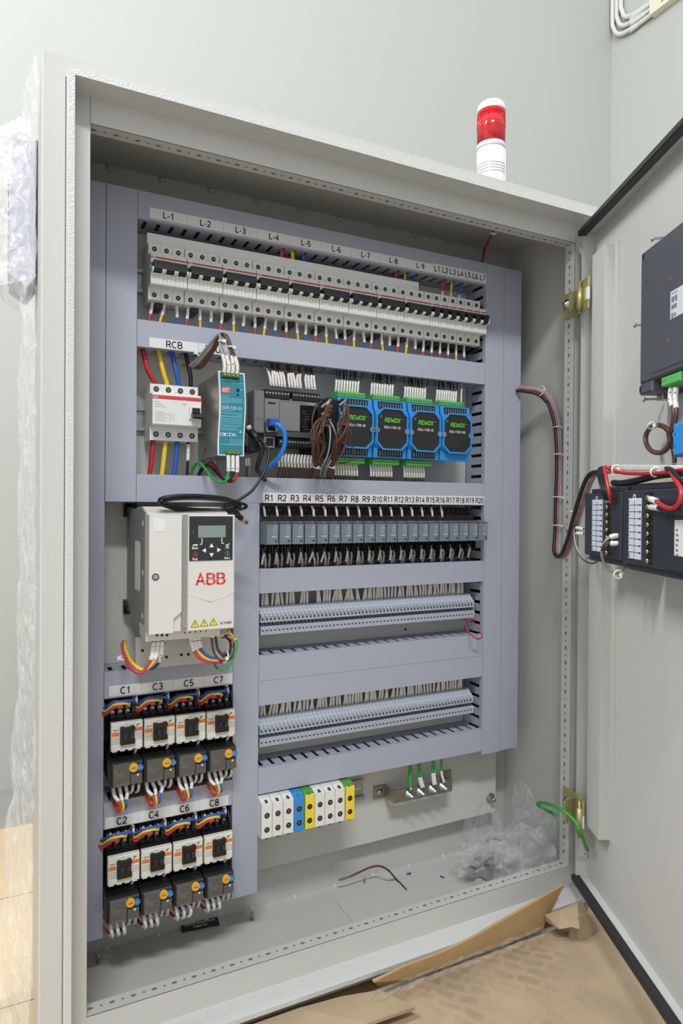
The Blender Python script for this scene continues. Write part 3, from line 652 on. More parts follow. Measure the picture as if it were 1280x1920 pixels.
for xq0, n in ((x0+0.0180, 8), (x0+0.0628, 9)):
    w = 0.0050*n+0.001
    MB().fbox(xq0, xq0+w, -0.026, 0.010, 0.1985, 0.2120, 0.0010).build('upper_terminals', BLACK, plc)
    for k in range(n): MB().screw((xq0+0.003+0.0050*k, -0.0259, 0.2070-0.0), (0, -1, 0), 0.0016, 0.0012, 1, 1, 8).build('terminal_screw', [HOLE, STEEL], plc)
MB().fbox(x0+0.0400, x1-0.004, -0.024, 0.010, z0-0.0170, z0-0.0035, 0.0010).build('lower_terminals', BLACK, plc)
for k in range(13): MB().screw((x0+0.0450+0.0047*k, -0.0239, z0-0.0095), (0, -1, 0), 0.0016, 0.0012, 1, 1, 8).build('terminal_screw', [HOLE, STEEL], plc)
def socket(xc, zc, y, nm):
    o = MB().fbox(xc-0.0095, xc+0.0095, y, y+0.02, zc-0.0085, zc+0.0085, 0.0008).build(nm, PLCD, plc)
    m_ = MB(); 
    for b in ((xc-0.0078, xc+0.0078, zc-0.0072, zc-0.0056), (xc-0.0078, xc-0.0062, zc-0.0056, zc+0.007), (xc+0.0062, xc+0.0078, zc-0.0056, zc+0.007), (xc-0.0078, xc+0.0078, zc+0.007, zc+0.008)): m_.box(b[0], b[1], y-0.001, y+0.004, b[2], b[3])
    m_.build('metal_rim', STEEL, o)['kind'] = 'stuff'; MB().box(xc-0.0062, xc+0.0062, y-0.0004, y+0.0002, zc-0.0056, zc+0.007).build('opening', HOLE, o)
socket(x0+0.0265, 0.1540, -0.0335, 'network_socket'); socket(x0+0.0245, 0.1310, -0.0300, 'network_socket')
# left lower block beside the controller
lb = thing('terminal_module', 'small black module with screw terminals left below the grey controller', 'module', (0.245, 0.04, 0.13))
MB().fbox(0.2330, 0.2505, -0.010, 0.052, 0.1150, 0.2040, 0.0012).build('body', PLCD, lb)
for k in range(3): MB().fbox(0.2335+0.0053*k, 0.2380+0.0053*k, -0.014, -0.010, 0.1165, 0.1260, 0.0006).build('terminal', BLACK, lb)
MB().fbox(0.2505, 0.2680, -0.008, 0.052, 0.1180, 0.1430, 0.001).build('lower_body', BLACK, lb)
# blue network cable
eth = thing('network_cable', 'bright blue network cable plugged into the grey controller', 'cable', (0.28, -0.03, 0.15))
pts = [P(514, 795, -0.045), P(523, 798, -0.052), P(533, 812, -0.052), P(533, 835, -0.048), P(524, 855, -0.040), P(508, 872, -0.025), P(494, 882, -0.01), P(490, 893, 0.005), P(488, 905, 0.03)]
MB().tube(catmull(pts, 7), 0.0036, 10).build('cable', WM['sky'], eth)
a = P(511, 793, -0.040); MB().fbox(a.x-0.007, a.x+0.006, -0.050, -0.032, a.z-0.0055, a.z+0.0055, 0.002).build('plug_boot', mat('boot_blue', (44, 84, 168), 0.4), eth)
# PLC wires
xsu = [505+6.7*i for i in range(15)]
for i in range(15):
    gap = 2 if i > 10 else 0
    u = 508+5.35*i+(3 if i > 5 else 0)+(5 if i > 10 else 0); v = 724+0.55*i*1.0
    b = P(u, v, -0.012); a = P(u-2.5, v-18, -0.008)
    tx = [494, 508, 510, 512, 518, 522, 538, 540, 542, 560, 562, 573, 577, 582, 585][i]; c = P(tx, 686+0.14*(tx-494), 0.020)
    wire('control_wire', 'thin %s wire with a white sleeve into the top of the grey controller' % ('grey' if i == 0 else 'brown'), [b, a, a.lerp(c, 0.45)+Vector((0, -0.002, 0.002)), c, c+Vector((0, 0.004, 0.012))],
         0.0013, 'grey' if i == 0 else 'brown', None if i == 0 else 'brown wires into the top of the controller', [(0.0, 0.45 if i % 3 else 0.42)], sr=1.55)
for i in range(12):
    u = 524+6.0*i; v = 850+0.35*i
    a = P(u, v, -0.012); b = P(u-2, v+14, -0.010); tx = [521, 528, 534, 540, 545, 550, 557, 562, 568, 574, 580, 584][i]; c = P(tx, 893, 0.006)
    wire('control_wire', 'thin brown wire with a white sleeve under the grey controller', [a, b, b.lerp(c, .5)+Vector((0.001, -.002, 0)), c, c+Vector((0, 0.004, -0.01))], 0.0013, 'brown', 'brown wires under the controller', [(0.0, 0.42)], sr=1.55)
for i, (u, c) in enumerate([(461, 'brown'), (466, 'grey')]):
    a = P(u, 858, 0.0); wire('control_wire', 'short %s wire with a white sleeve right of the power supply foot' % c, [a, P(u+0.5, 868, 0.002), P(u+1.5, 885, 0.004), P(u+2, 900, 0.01)], 0.0013, c, None, [(0.0, 0.35)], sr=1.55)

# black cable with the loose coil
cb = thing('programming_cable', 'black cable coiled in loose loops over the top of the white drive', 'cable', (0.15, -0.09, 0.03))
path = [P(476, 812, -0.045), P(487, 822, -0.062), P(498, 835, -0.070), P(504, 850, -0.075), P(500, 872, -0.080), P(490, 895, -0.084), P(470, 922, -0.088), P(440, 942, -0.090)]
loops = []
for tcount, (cx, cy, ru, rv) in enumerate([(374, 942, 76, 13), (378, 944, 72, 16), (384, 942, 78, 11), (372, 938, 74, 15)]):
    for k in range(12):
        a = -0.35+2*math.pi*k/12; yy = -0.094+0.03*math.sin(a+0.6)*0.5-0.003*tcount
        loops.append(P(cx+ru*math.cos(a), cy-rv*math.sin(a)*-1.0+6*math.cos(a)*0.6+2*tcount, yy))
path += loops+[P(448, 952, -0.1), P(444, 957, -0.11), P(452, 970, -0.10), P(458, 976, -0.098)]
MB().tube(catmull(path, 5), 0.0021, 8).build('cable', BLACK, cb)
a, b = P(441, 962, -0.108), P(452, 972, -0.100)
MB().tube([a, a.lerp(b, 0.6), b], [0.0034, 0.0040, 0.0040], 8).build('plug_body', BLACK, cb)
MB().tube([b, P(463, 981, -0.097)], 0.0032, 4).build('plug_tip', GOLD, cb)
pts = [P(478, 815, -0.04), P(486, 830, -0.058), P(491, 845, -0.06), P(486, 862, -0.058), P(482, 880, -0.05), P(490, 893, -0.02), P(497, 900, 0.0)]
tag(MB().tube(catmull(pts, 6), 0.0034, 9).build('black_cable', BLACK, None, tuple(pts[0])), 'short thick black cable bending down beside the blue network cable', 'cable')
bt = thing('cable_boot', 'black plug with a clear latch beside the lower left of the grey controller', 'plug', (0.25, -0.03, 0.14))
MB().tube([P(466, 804, -0.034), P(474, 814, -0.045), P(488, 828, -0.060)], [0.0055, 0.0060, 0.0045], 8).build('boot', BLACK, bt)
MB().tube([P(462, 804, -0.040), P(470, 800, -0.041)], [0.0045, 0.0045], 4).build('latch', mat('clear_plastic', (196, 196, 192), 0.2), bt)
# ------------------------------------------------------------------ input modules with hanging bundles
for k, (xm, lab) in enumerate([(0.3590, 'left'), (0.3850, 'right')]):
    em = thing('expansion_module', 'narrow black expansion module behind the %s brown wire bundle' % lab, 'module', (xm+0.01, 0.04, 0.17))
    MB().fbox(xm, xm+0.0235, -0.018, 0.052, 0.1180, 0.2060, 0.001).build('body', BLACK, em)
    MB().fbox(xm+0.0155, xm+0.0230, -0.026, -0.018, 0.1400, 0.2075, 0.0008).build('terminal_column', DARK, em)
    for j in range(10): MB().fbox(xm+0.0172, xm+0.0212, -0.0272, -0.026, 0.1430+0.0062*j, 0.1468+0.0062*j, 0.0004).build('wire_entry', HOLE, em)
    cu = [604, 640][k]
    for j in range(13):
        tu = cu+random.uniform(-6, 8); f = j/12
        st = P([606, 640][k]+random.uniform(-4, 6), 757+j*5.2*(0.65 if k == 0 else 0.62), -0.030)
        m1 = P(cu+[-8, 4][k]+random.uniform(-16, 14)*(0.75), 800+random.uniform(-6, 14), -0.052-0.02*random.random())
        m2 = P(cu+[-6, -2][k]+random.uniform(-13, 12), 838+random.uniform(-6, 6), -0.052-0.014*random.random())
        e1 = P([592, 622][k]+random.uniform(-4, 5), 874, -0.036+random.uniform(-.003, .003)); e2 = P([597, 617][k]+random.uniform(-4, 4), 897, 0.004)
        wire('control_wire', 'thin brown wire of the %s bundle hanging over the expansion modules' % lab, [st, st+Vector((0.001, -0.014, 0.001)), m1, m2, e1, e2, e2+Vector((0, 0.006, -0.01))], 0.0013, 'brown', 'brown wires of the %s hanging bundle' % lab, [(0.0, 0.06)], k=5, smat=LABELW, sr=1.4)
    tie(P([593, 622][k], 876, -0.036), (0.15, -0.4, 1), 0.0066, 'white cable tie at the foot of the %s hanging brown bundle' % lab, w=0.0014)
for k, (pts, r) in enumerate([([(615, 785, -.04), (624, 800, -.055), (630, 822, -.05), (622, 848, -.04), (609, 880, -.02), (606, 898, .01)], .0014), ([(616, 790, -.04), (619, 815, -.055), (615, 850, -.05), (602, 880, -.03), (600, 898, .01)], .0014), ([(632, 838, -.04), (624, 858, -.045), (611, 880, -.03), (608, 898, .01)], .0014)]):
    wire('control_wire', 'thin grey wire hanging between the two brown bundles', [P(*q) for q in pts], r, 'grey', 'grey wires between the bundles', k=6)
wire('control_wire', 'thin brown wire bowing far out left of the hanging bundles', [P(603, 752, -.035), P(592, 762, -.045), P(585, 790, -.05), P(588, 820, -.048), P(594, 850, -.03), P(595, 880, 0.0)], 0.0012, 'brown', None, k=7)
wire('control_wire', 'thin brown wire curling over the lower plug of the first blue module', [P(645, 788, -.04), P(657, 810, -.05), P(655, 830, -.05), P(664, 846, -.05), P(660, 862, -.045), P(645, 868, -.035), P(636, 868, -.02)], 0.0012, 'brown', None, k=7)

# ------------------------------------------------------------------ blue converter modules
def remox(i, x, label, code, last):
    r = thing('signal_converter', label, 'module', (x, 0, 0))
    w = 0.0630; zb, zt = 0.1166, 0.2130; zc = (zb+zt)/2; ORG = (0, 0, 0)
    def B(mb, nm, m): o = mb.build(nm, m); o.parent = r; return o
    prof = [(0.052, zb+0.006), (0.010, zb+0.002), (-0.012, zb), (-0.013, zb+0.001), (-0.015, zb+0.018), (-0.020, zb+0.022), (-0.020, zt-0.020), (-0.015, zt-0.016), (-0.013, zt-0.001), (-0.012, zt), (0.010, zt-0.002), (0.052, zt-0.006)]
    B(MB().prism(prof, 'x', 0, w), 'case', BLUE)
    cx = w/2; hw, hh, ch = 0.0282, 0.0325, 0.0115
    def octo(a, b, c): return [(cx-a+c, zc-b), (cx+a-c, zc-b), (cx+a, zc-b+c), (cx+a, zc+b-c), (cx+a-c, zc+b), (cx-a+c, zc+b), (cx-a, zc+b-c), (cx-a, zc-b+c)]
    oo, ii = octo(hw+0.0026, hh+0.0026, ch+0.001), octo(hw, hh, ch); mb = MB()
    mb.add([(a, -0.0225, b) for a, b in oo]+[(a, -0.0225, b) for a, b in ii]+[(a, -0.0195, b) for a, b in oo]+[(a, -0.0195, b) for a, b in ii],
           sum([[(k, (k+1) % 8, 8+(k+1) % 8, 8+k), (16+k, 16+(k+1) % 8, (k+1) % 8, k), (8+k, 8+(k+1) % 8, 24+(k+1) % 8, 24+k)] for k in range(8)], []))
    B(mb, 'raised_rim', BLUE)
    lb_ = B(MB().prism(ii, 'y', -0.0205, -0.0195), 'label_field', mat('label_black', (38, 38, 38), 0.45))
    for sx_ in ((cx-hw-0.001, cx+hw+0.001)):
        q = B(MB().cyl((sx_, -0.0228, zc-0.003), (0, 1, 0), [(0, 0.0050), (0.003, 0.0050)], 16), 'screw_boss', BLUE)
        MB().screw((sx_, -0.0229, zc-0.003), (0, -1, 0), 0.0036, 0.0026, 1, 1, 12, 0.0004).build('case_screw', [HOLE, STEEL], q)
    G2 = mat('logo_green', (104, 214, 58), 0.5)
    text(lb_, 'REMOX', cx+0.001, -0.0208, zc+0.0150, 0.0096, G2, 0.0002, 0.22, 1.06)
    for q in range(2):
        pts = [(cx-0.0195-0.0016*q+0.0022*math.cos(a), zc+0.0185+0.0014*q+0.0022*math.sin(a)) for a in [math.radians(60+15*k) for k in range(9)]]
        B(MB().add([(a, -0.0208, b) for a, b in pts]+[(a*0.98+cx*0.02, -0.0208, b*0.985+(zc+0.0185)*0.015-0.0004) for a, b in pts], [(k, k+1, 10+k, 9+k) for k in range(8)]), 'logo_arc', G2)
    B(MB().disc((cx+0.0205, -0.0205, zc+0.0175), (0, -1, 0), 0.0007, 8, 0, 0.0003), 'logo_dot', G2)
    text(lb_, code, cx+0.0005, -0.0208, zc+0.0028, 0.0058, mat('print_white', (206, 206, 206), 0.6), 0.0002)
    for zz, y in ((zt-0.0085, -0.0135), (zb+0.0090, -0.0140)):
        if last and zz < zc: continue
        m_ = B(MB().box(cx-0.0235, cx+0.0235, y-0.0014, y+0.001, zz-0.0058, zz+0.0058), 'plug_window', BLACK)
        for k in range(9):
            xx = cx-0.0200+0.0050*k
            B(MB().box(xx-0.0009, xx+0.0009, y-0.0018, y-0.0013, zz-0.0040, zz+0.0040), 'window_mark', INKG)
    for top in (True, False):
        if last and not top: continue
        z = zt+0.0008 if top else zb-0.0105
        pg = B(MB().prism([(0.024, z), (-0.004, z), (-0.006, z+0.002), (-0.006, z+0.0085), (-0.003, z+0.010), (0.024, z+0.010)], 'x', cx-0.0275, cx+0.0235), 'terminal_plug', GREEN)
        for k in range(10):
            MB().screw((cx-0.0250+0.0051*k+0.0005, -0.0059, z+0.0050), (0, -1, 0), 0.0017, 0.0011, 0, 1, 8, 0.0004).build('plug_screw', [mat('plug_hole', (40, 84, 44), 0.6), DGREEN], pg)
    return r
for i in range(4):
    xq = [0.3978, 0.4645, 0.5308, 0.5972][i]
    remox(i, xq, ['leftmost blue module, half behind the brown wires', 'second blue module from the left below the duct', 'third blue module from the left below the duct', 'rightmost blue module without a lower plug'][i],
          ['REM-1700-30', 'REM-1700-30', 'REM-1700-30', 'REM-1700-160'][i], i == 3)
    nm = ['first', 'second', 'third', 'last'][i]
    for k in range(9):
        xx = xq+0.0065+0.0051*k; tx = xx+random.uniform(0.000, 0.007)+(k % 3-1)*0.002+0.004
        wire('control_wire', 'thin dark wire with a printed sleeve into the top of the %s blue module' % nm, [(xx, 0.008, 0.2225), (xx+0.0008, 0.007, 0.2350), (xx+0.0016, 0.008, 0.2420), (tx, 0.016, 0.2560), (tx+0.002, 0.022, 0.266)], 0.0012, 'black' if k % 4 else 'brown', 'wires into the top of the %s blue module' % nm, [(0.0, 0.46)], sr=1.65)
    if i < 3:
        for k in range(9):
            xx = xq+0.0065+0.0050*k; tx = xx+random.uniform(0.000, 0.004)+0.003
            wire('control_wire', 'thin %s wire with a printed sleeve under the %s blue module' % ('brown', nm), [(xx, 0.008, 0.1070), (xx+0.0008, 0.007, 0.0950), (xx+0.0012, 0.008, 0.0900), (tx, 0.014, 0.078), (tx+0.001, 0.02, 0.068)], 0.0012, 'brown', 'wires under the %s blue module' % nm, [(0.0, 0.48)], sr=1.6)
    if i == 3: 
        c = r_ = None
        wire('control_wire', 'pale wire bending into the duct beside the last blue module', [(0.652, 0.0, 0.224), (0.655, 0.004, 0.240), (0.662, 0.012, 0.252), (0.670, 0.022, 0.264)], 0.0012, 'white', None)

# ------------------------------------------------------------------ relays
SOC = MB().prism([(0.052, -0.0560), (0.030, -0.0560), (0.030, -0.0405), (0.016, -0.0395), (0.014, -0.0250), (0.000, -0.0250), (0.000, 0.0120), (0.010, 0.0125), (0.012, 0.0220), (0.024, 0.0230), (0.026, 0.0340), (0.052, 0.0340)], 'x', 0.0004, 0.0204).mesh('socket', BLACK)
RCOV = MB().fbox(0.0012, 0.0200, -0.030, 0.0, -0.0235, 0.0082, 0.0006).mesh('relay_cover', RELAY)
def plain(fn, nm, m): return fn.mesh(nm, m)
RSC = [MB().screw((x, y, z), (0, -1, 0), 0.0021, 0.0014, 0, 1, 8, 0.0004).mesh('terminal_screw', [DARK, STEEL]) for x, y, z in [(0.006, 0.0115, 0.0165), (0.0145, 0.0115, 0.0165), (0.0045, 0.0255, 0.0285), (0.016, 0.0255, 0.0285), (0.006, 0.0145, -0.0315), (0.015, 0.0145, -0.0315)]]
RFL = [MB().prism([(0.0135, -0.0255), (0.0035, -0.0260), (0.0035, -0.0385), (0.0150, -0.0390)], 'x', x, x+0.0016).mesh('barrier', BLACK) for x in (0.0010, 0.0094, 0.0178)]
RPR = MB()
for k in range(5): RPR.box(0.0110-0.0005*(k % 2), 0.0165+0.0008*(k % 3), -0.03025, -0.0295, 0.0015-0.0024*k, 0.0020-0.0024*k)
for k in range(3): RPR.box(0.0125, 0.0170, -0.03025, -0.0295, 0.0050-0.0012*k, 0.0053-0.0012*k)
RPR.box(0.0090, 0.0170, -0.03025, -0.0295, -0.0122, -0.0108)
RPR = RPR.mesh('small_print', mat('relay_print', (196, 200, 202), 0.6))
RBX = MB().box(0.0145, 0.0172, -0.03025, -0.0295, -0.0195, -0.0168).mesh('print_mark', INK)
RCL = MB().prism([(0.0, 0.0082), (-0.030, 0.0082), (-0.031, 0.0090), (-0.020, 0.0115), (0.0, 0.0118)], 'x', 0.0016, 0.0196).mesh('retaining_clip', mat('amber_clip', (112, 104, 102), 0.3))
X0R = 0.2716; PR = 0.4195/20
for i in range(20):
    r = thing('plug_in_relay', 'grey plug-in relay on its black socket below the tag R%d' % (i+1), 'relay', (X0R+PR*i, 0, 0), 'row of plug-in relays')
    for m_, nm in [(SOC, 'socket'), (RCOV, 'relay_cover'), (RCL, 'retaining_clip'), (RPR, 'small_print'), (RBX, 'print_mark')]:
        o = inst(m_, nm, r)
        if nm == 'small_print': o['kind'] = 'stuff'
    for m_ in RSC: inst(m_, 'terminal_screw', r)
    for m_ in RFL: inst(m_, 'barrier', r)
topc = ['rust']*8+['yellow', 'blue']+['black']*6+['white']
for i in range(20):
    bx = X0R+PR*i+0.0105
    if i < 17:
        c = topc[i]; tx = bx-0.001-(0.007 if i in (4, 5) else 0.003 if i in (3,) else 0)+(0.003 if i in (14, 15, 16) else -0.002 if i > 10 else 0)
        wire('relay_wire', '%s wire with a white sleeve into the top of relay R%d' % ({'rust': 'dark red'}.get(c, c), i+1), [(bx+0.002, 0.010, 0.0170), (bx+0.0012, 0.009, 0.0230), (bx, 0.010, 0.0320), (tx, 0.016, 0.0440), (tx-0.001, 0.022, 0.056)], 0.0016, c, 'wires into the tops of the relays', [(0.05, 0.44)], sr=1.3)
    c = ['rust', 'rust', 'rust', 'rust', 'rust', 'rust', 'rust', 'rust', 'yellow', 'blue'][i] if i < 10 else 'black'
    for k in range(3 if i < 18 else 2):
        xx = bx+(-0.006, 0.0, 0.005)[k]; yy = (0.022, 0.008, 0.016)[k]; zt_ = (-0.040, -0.0300, -0.040)[k]; tx = xx+(0.0, -0.002, 0.002)[k]+(-0.004 if i in (4, 5) and k == 1 else 0)+random.uniform(-0.001, 0.001)
        cc = c if k == 1 else 'black'
        wire('relay_wire', '%s wire with a white sleeve out of the bottom of relay R%d' % ({'rust': 'dark red'}.get(cc, cc), i+1) if k == 1 else 'thin black wire with a printed sleeve behind the front wire of relay R%d' % (i+1),
             [(xx, yy+0.004, zt_), (xx, yy, zt_-0.008), (tx, yy+0.002, -0.0555), (tx+0.001, yy+0.006, -0.0660), (tx+0.001, yy+0.008, -0.072)], 0.0015, cc, 'wires out of the bottoms of the relays', [(0.05, 0.62 if k == 1 else 0.72)], sr=1.3, k=4)

# ------------------------------------------------------------------ terminal strips
TPITCH = 0.0
def strip(zc, n, xa, xb, which):
    pt = (xb-xa)/n; dz = zc
    prof = [(0.052, dz-0.0200), (0.046, dz-0.0250), (0.044, dz-0.0250), (0.040, dz-0.0190), (0.018, dz-0.0190), (0.0100, dz-0.0175), (0.0080, dz-0.0050), (0.0130, dz-0.0040), (0.0200, dz-0.0030), (0.0200, dz+0.0010), (0.0110, dz+0.0015),
            (0.0090, dz+0.0135), (0.0140, dz+0.0150), (0.0160, dz+0.0185), (0.0200, dz+0.0200), (0.0230, dz+0.0250), (0.040, dz+0.0250), (0.052, dz+0.0200)]
    body = MB().prism(prof, 'x', 0.0002, pt-0.0002).mesh('body', TERM)
    hs = [MB().disc((pt*0.52, y, dz+z), (0, -1, 0.12), 0.0015, 8).mesh('screw_hole', HOLE) for z, y in ((-0.0105, 0.0092), (0.0065, 0.0102))]
    mk = MB().box(0.0008, pt-0.0008, 0.0108, 0.0200, dz-0.0028, dz+0.0008).mesh('jumper_slot', mat('slot_blue', (52, 58, 76), 0.6))
    nb = MB().prism([(0.0090, dz+0.0110), (0.0066, dz+0.0118), (0.0070, dz+0.0140), (0.0120, dz+0.0155)], 'x', pt*0.05, pt*0.55).mesh('marker_rib', TERM)
    for i in range(n):
        tb = thing('terminal_block', 'thin grey terminal block in the %s of the two terminal strips' % which, 'terminal', (xa+pt*i, 0, 0), 'terminal blocks of the %s strip' % which)
        inst(body, 'body', tb); inst(mk, 'jumper_slot', tb); inst(nb, 'marker_rib', tb)
        for h in hs: inst(h, 'screw_hole', tb)
    ec = thing('end_plate', 'pale grey end plate at the right end of the %s terminal strip' % which, 'end plate', (xb, 0.03, zc))
    MB().prism([(y-0.0006, z) for y, z in prof], 'x', xb, xb+0.0018).build('plate', mat('end_grey', (196, 200, 206), 0.45), ec)
    return pt
strip(-0.1500, 60, 0.2778, 0.6900, 'upper'); strip(-0.3265, 60, 0.2772, 0.6900, 'lower')
E2 = None
random.seed(11)
for zc, which, zbot in ((-0.1500, 'upper', -0.1006), (-0.3265, 'lower', -0.2756)):
    i = 0; x = 0.281; n = 0
    while x < 0.682:
        if not (which == 'upper' and (0.345 < x < 0.353 or 0.372 < x < 0.380)):
            ln = random.gauss(0, 0.0028); c = random.choice(['grey', 'grey', 'brown', 'black', 'yellow', 'green', 'blue', 'rust'])
            tl = 0.026 if which == 'upper' else 0.030
            wire('terminal_wire', 'short wire in a printed grey-white sleeve standing out of the %s terminal strip' % which, [(x, 0.030, zc+0.0225), (x+ln*0.5, 0.029, zc+0.034), (x+ln, 0.030, zbot-0.003), (x+ln*1.2, 0.032, zbot+0.008)], 0.0012, c, 'sleeved wires above the %s terminal strip' % which, [(0.0, 0.78)], sr=1.9, k=3)
        x += random.choice([0.0052, 0.0060, 0.0066]); n += 1
    assert n < 90
wire('control_wire', 'thin red wire hanging in a loop below the right end of the upper terminal strip', [P(868, 1152, 0.02), P(870, 1165, 0.012), P(876, 1182, 0.0), P(890, 1196, -0.02), P(901, 1197, -0.022), P(902, 1188, -0.018), P(890, 1170, -0.005), P(878, 1160, 0.01), P(874, 1154, 0.02)], 0.0012, 'red', None, k=7)

# ------------------------------------------------------------------ inverter drive
YD = -0.130
def Q(u, v, y=YD): p = P(u, v, y); return p.x, p.z
dx0, dzt = Q(280, 965); dxm, _ = Q(341, 966); dxr0, _ = Q(352, 966); dx1, _ = Q(439, 966); _, dzb = Q(279.5, 1190); _, dzr = Q(437.5, 1176)
drv = thing('inverter_drive', 'large white inverter drive with a black keypad, below the coiled black cable', 'drive', ((dx0+dx1)/2, 0.05, dzb))
SIDE = mat('drive_side', (150, 150, 148), 0.5)
bz = dzb-0.012
MB().prism([(0.050, dzt+0.006), (-0.075, dzt+0.008), (-0.100, dzt+0.001), (-0.100, bz), (0.050, bz+0.022)], 'x', dx0+0.0008, dx1-0.0008).build('housing', SIDE, drv)
MB().prism([(-0.060, bz-0.001), (-0.108, bz-0.001), (-0.108, dzb+0.004), (-0.060, dzb+0.004)], 'x', dx0+0.0004, dx1-0.012).build('terminal_skirt', DRIVE, drv)
MB().prism([(-0.020, dzt+0.0075), (-0.070, dzt+0.010), (-0.103, dzt+0.002), (-0.103, dzt-0.004), (-0.020, dzt-0.004)], 'x', dx0+0.002, dx1-0.001).build('top_grille', DRIVE, drv)
pl = [(dx0, dzb), (dxm-0.010, dzb), (dxm-0.010, dzb+0.018), (dxm, dzb+0.026), (dxm, dzt), (dx0, dzt)]
MB().prism(pl, 'y', YD, -0.100).build('left_cover', DRIVE, drv)
MB().prism([(dxm-0.010, dzb+0.001), (dxm, dzb+0.001), (dxm, dzb+0.025), (dxm-0.010, dzb+0.017)], 'y', YD+0.004, -0.100).build('cover_step', DRIVE, drv)
MB().box(dxm, dxr0, YD+0.006, -0.100, dzb+0.004, dzt-0.001).build('groove', SIDE, drv)
rf = MB().fbox(dxr0, dx1, YD-0.004, -0.100, dzb+0.0005, dzt, 0.0015).build('right_cover', DRIVE, drv)
yf = YD-0.0043
kx0, kz1 = Q(355, 968, yf); kx1, kz0 = Q(435.5, 1049.5, yf)
kp = MB().fbox(kx0, kx1, yf-0.001, yf+0.001, kz0, kz1, 0.0004).build('keypad', mat('keypad_black', (36, 38, 42), 0.35), drv)
def kr(u0, v0, u1, v1): a, b = Q(u0, v0, yf), Q(u1, v1, yf); return a[0], b[0], b[1], a[1]
q = kr(371, 985.5, 422.5, 1007.5); MB().fbox(q[0], q[1], yf-0.0016, yf-0.0008, q[2], q[3], 0.0003).build('display', LCD, kp)
KW = mat('key_white', (226, 228, 230), 0.5)
yk = yf-0.0014
def tri(u, v, r, ang, m=KW, nm='arrow_key', y=yk, th=0.0005):
    c = Q(u, v, yf); MB().prism([(c[0]+r*math.cos(ang+2*math.pi*k/3), c[1]+r*math.sin(ang+2*math.pi*k/3)) for k in range(3)], 'y', y, y+th).build(nm, m, kp)
tri(396, 1023.5, 0.0034, math.pi/2); tri(396, 1039.5, 0.0034, -math.pi/2); tri(383, 1032, 0.0034, math.pi); tri(409, 1031, 0.0034, 0)
def bar(u0, v0, u1, v1, m=KW, nm='key_print', par=kp, w=0.0005):
    a, b = Q(u0, v0, yf), Q(u1, v1, yf); d = Vector((b[0]-a[0], b[1]-a[1])); n = Vector((-d.y, d.x)).normalized()*w
    MB().prism([(a[0]+n.x, a[1]+n.y), (a[0]-n.x, a[1]-n.y), (b[0]-n.x, b[1]-n.y), (b[0]+n.x, b[1]+n.y)], 'y', yk, yk+0.0004).build(nm, m, par)
bar(378, 1009, 378, 1020); bar(378.5, 1020, 374, 1020.5); bar(415, 1008, 415.5, 1019); bar(415.5, 1019, 419, 1018.8)
bar(361, 1022.3, 370, 1021.6, w=0.0009); bar(423, 1020.5, 425, 1023, w=0.0006); bar(425, 1023, 429.5, 1019, w=0.0006)
def ktext(b, u, v, size, m=KW): c = Q(u, v, yf); text(kp, b, c[0], yk, c[1], size, m, 0.0001, name='key_lettering')
ktext('Back', 365, 1027.5, 0.0042); ktext('OK', 425.5, 1026, 0.0044); ktext('Stop', 365, 1048, 0.0038); ktext('Start', 425, 1046, 0.0038)
RK = mat('key_red', (200, 60, 66), 0.5); GK = mat('key_green', (60, 170, 104), 0.5)
c = Q(365.5, 1040, yf)
MB().tube([(c[0]+0.0034*math.cos(a), yk, c[1]+0.0034*math.sin(a)) for a in [math.radians(45*k+22) for k in range(9)]], 0.0005, 4).build('stop_key', RK, kp)
tri(365.5, 1040, 0.0019, -math.pi/2, RK, 'stop_symbol')
c = Q(425.5, 1037.5, yf)
MB().tube([(c[0]+0.0036*math.cos(a), yk, c[1]+0.0036*math.sin(a)) for a in [math.radians(90*k) for k in range(5)]], 0.0004, 4).build('start_key', GK, kp)
bar(425.5, 1034, 425.5, 1041, GK, 'start_symbol')
MB().disc((Q(361, 997, yf)[0], yk, Q(361, 997, yf)[1]), (0, -1, 0), 0.0007, 8).build('status_light', INKG, kp)
LR = mat('logo_red2', (222, 44, 36), 0.5)
c = Q(395, 1085.5, yf); text(rf, 'ABB', c[0], YD-0.0042, c[1], 0.0205, LR, 0.0006, sx=1.12, name='logo')
rf_logo = MB().box(c[0]-0.0190, c[0]+0.0190, YD-0.0044, YD-0.0040, c[1]-0.0003, c[1]+0.0003).build('logo_gap', DRIVE, rf)
for cc in (-0.0128, -0.0020, 0.0088): MB().box(c[0]+cc+0.0035, c[0]+cc+0.0041, YD-0.0044, YD-0.0040, c[1]-0.008, c[1]+0.008).build('logo_gap', DRIVE, rf)
def vline(a, b):
    p, q_ = Q(*a, YD-0.004), Q(*b, YD-0.004); MB().tube([(p[0], YD-0.0040, p[1]), (q_[0], YD-0.0040, q_[1])], 0.0006, 5).build('cover_ridge', DRIVE, rf)
vline((353, 1114), (395, 1129)); vline((395, 1129), (437, 1112))
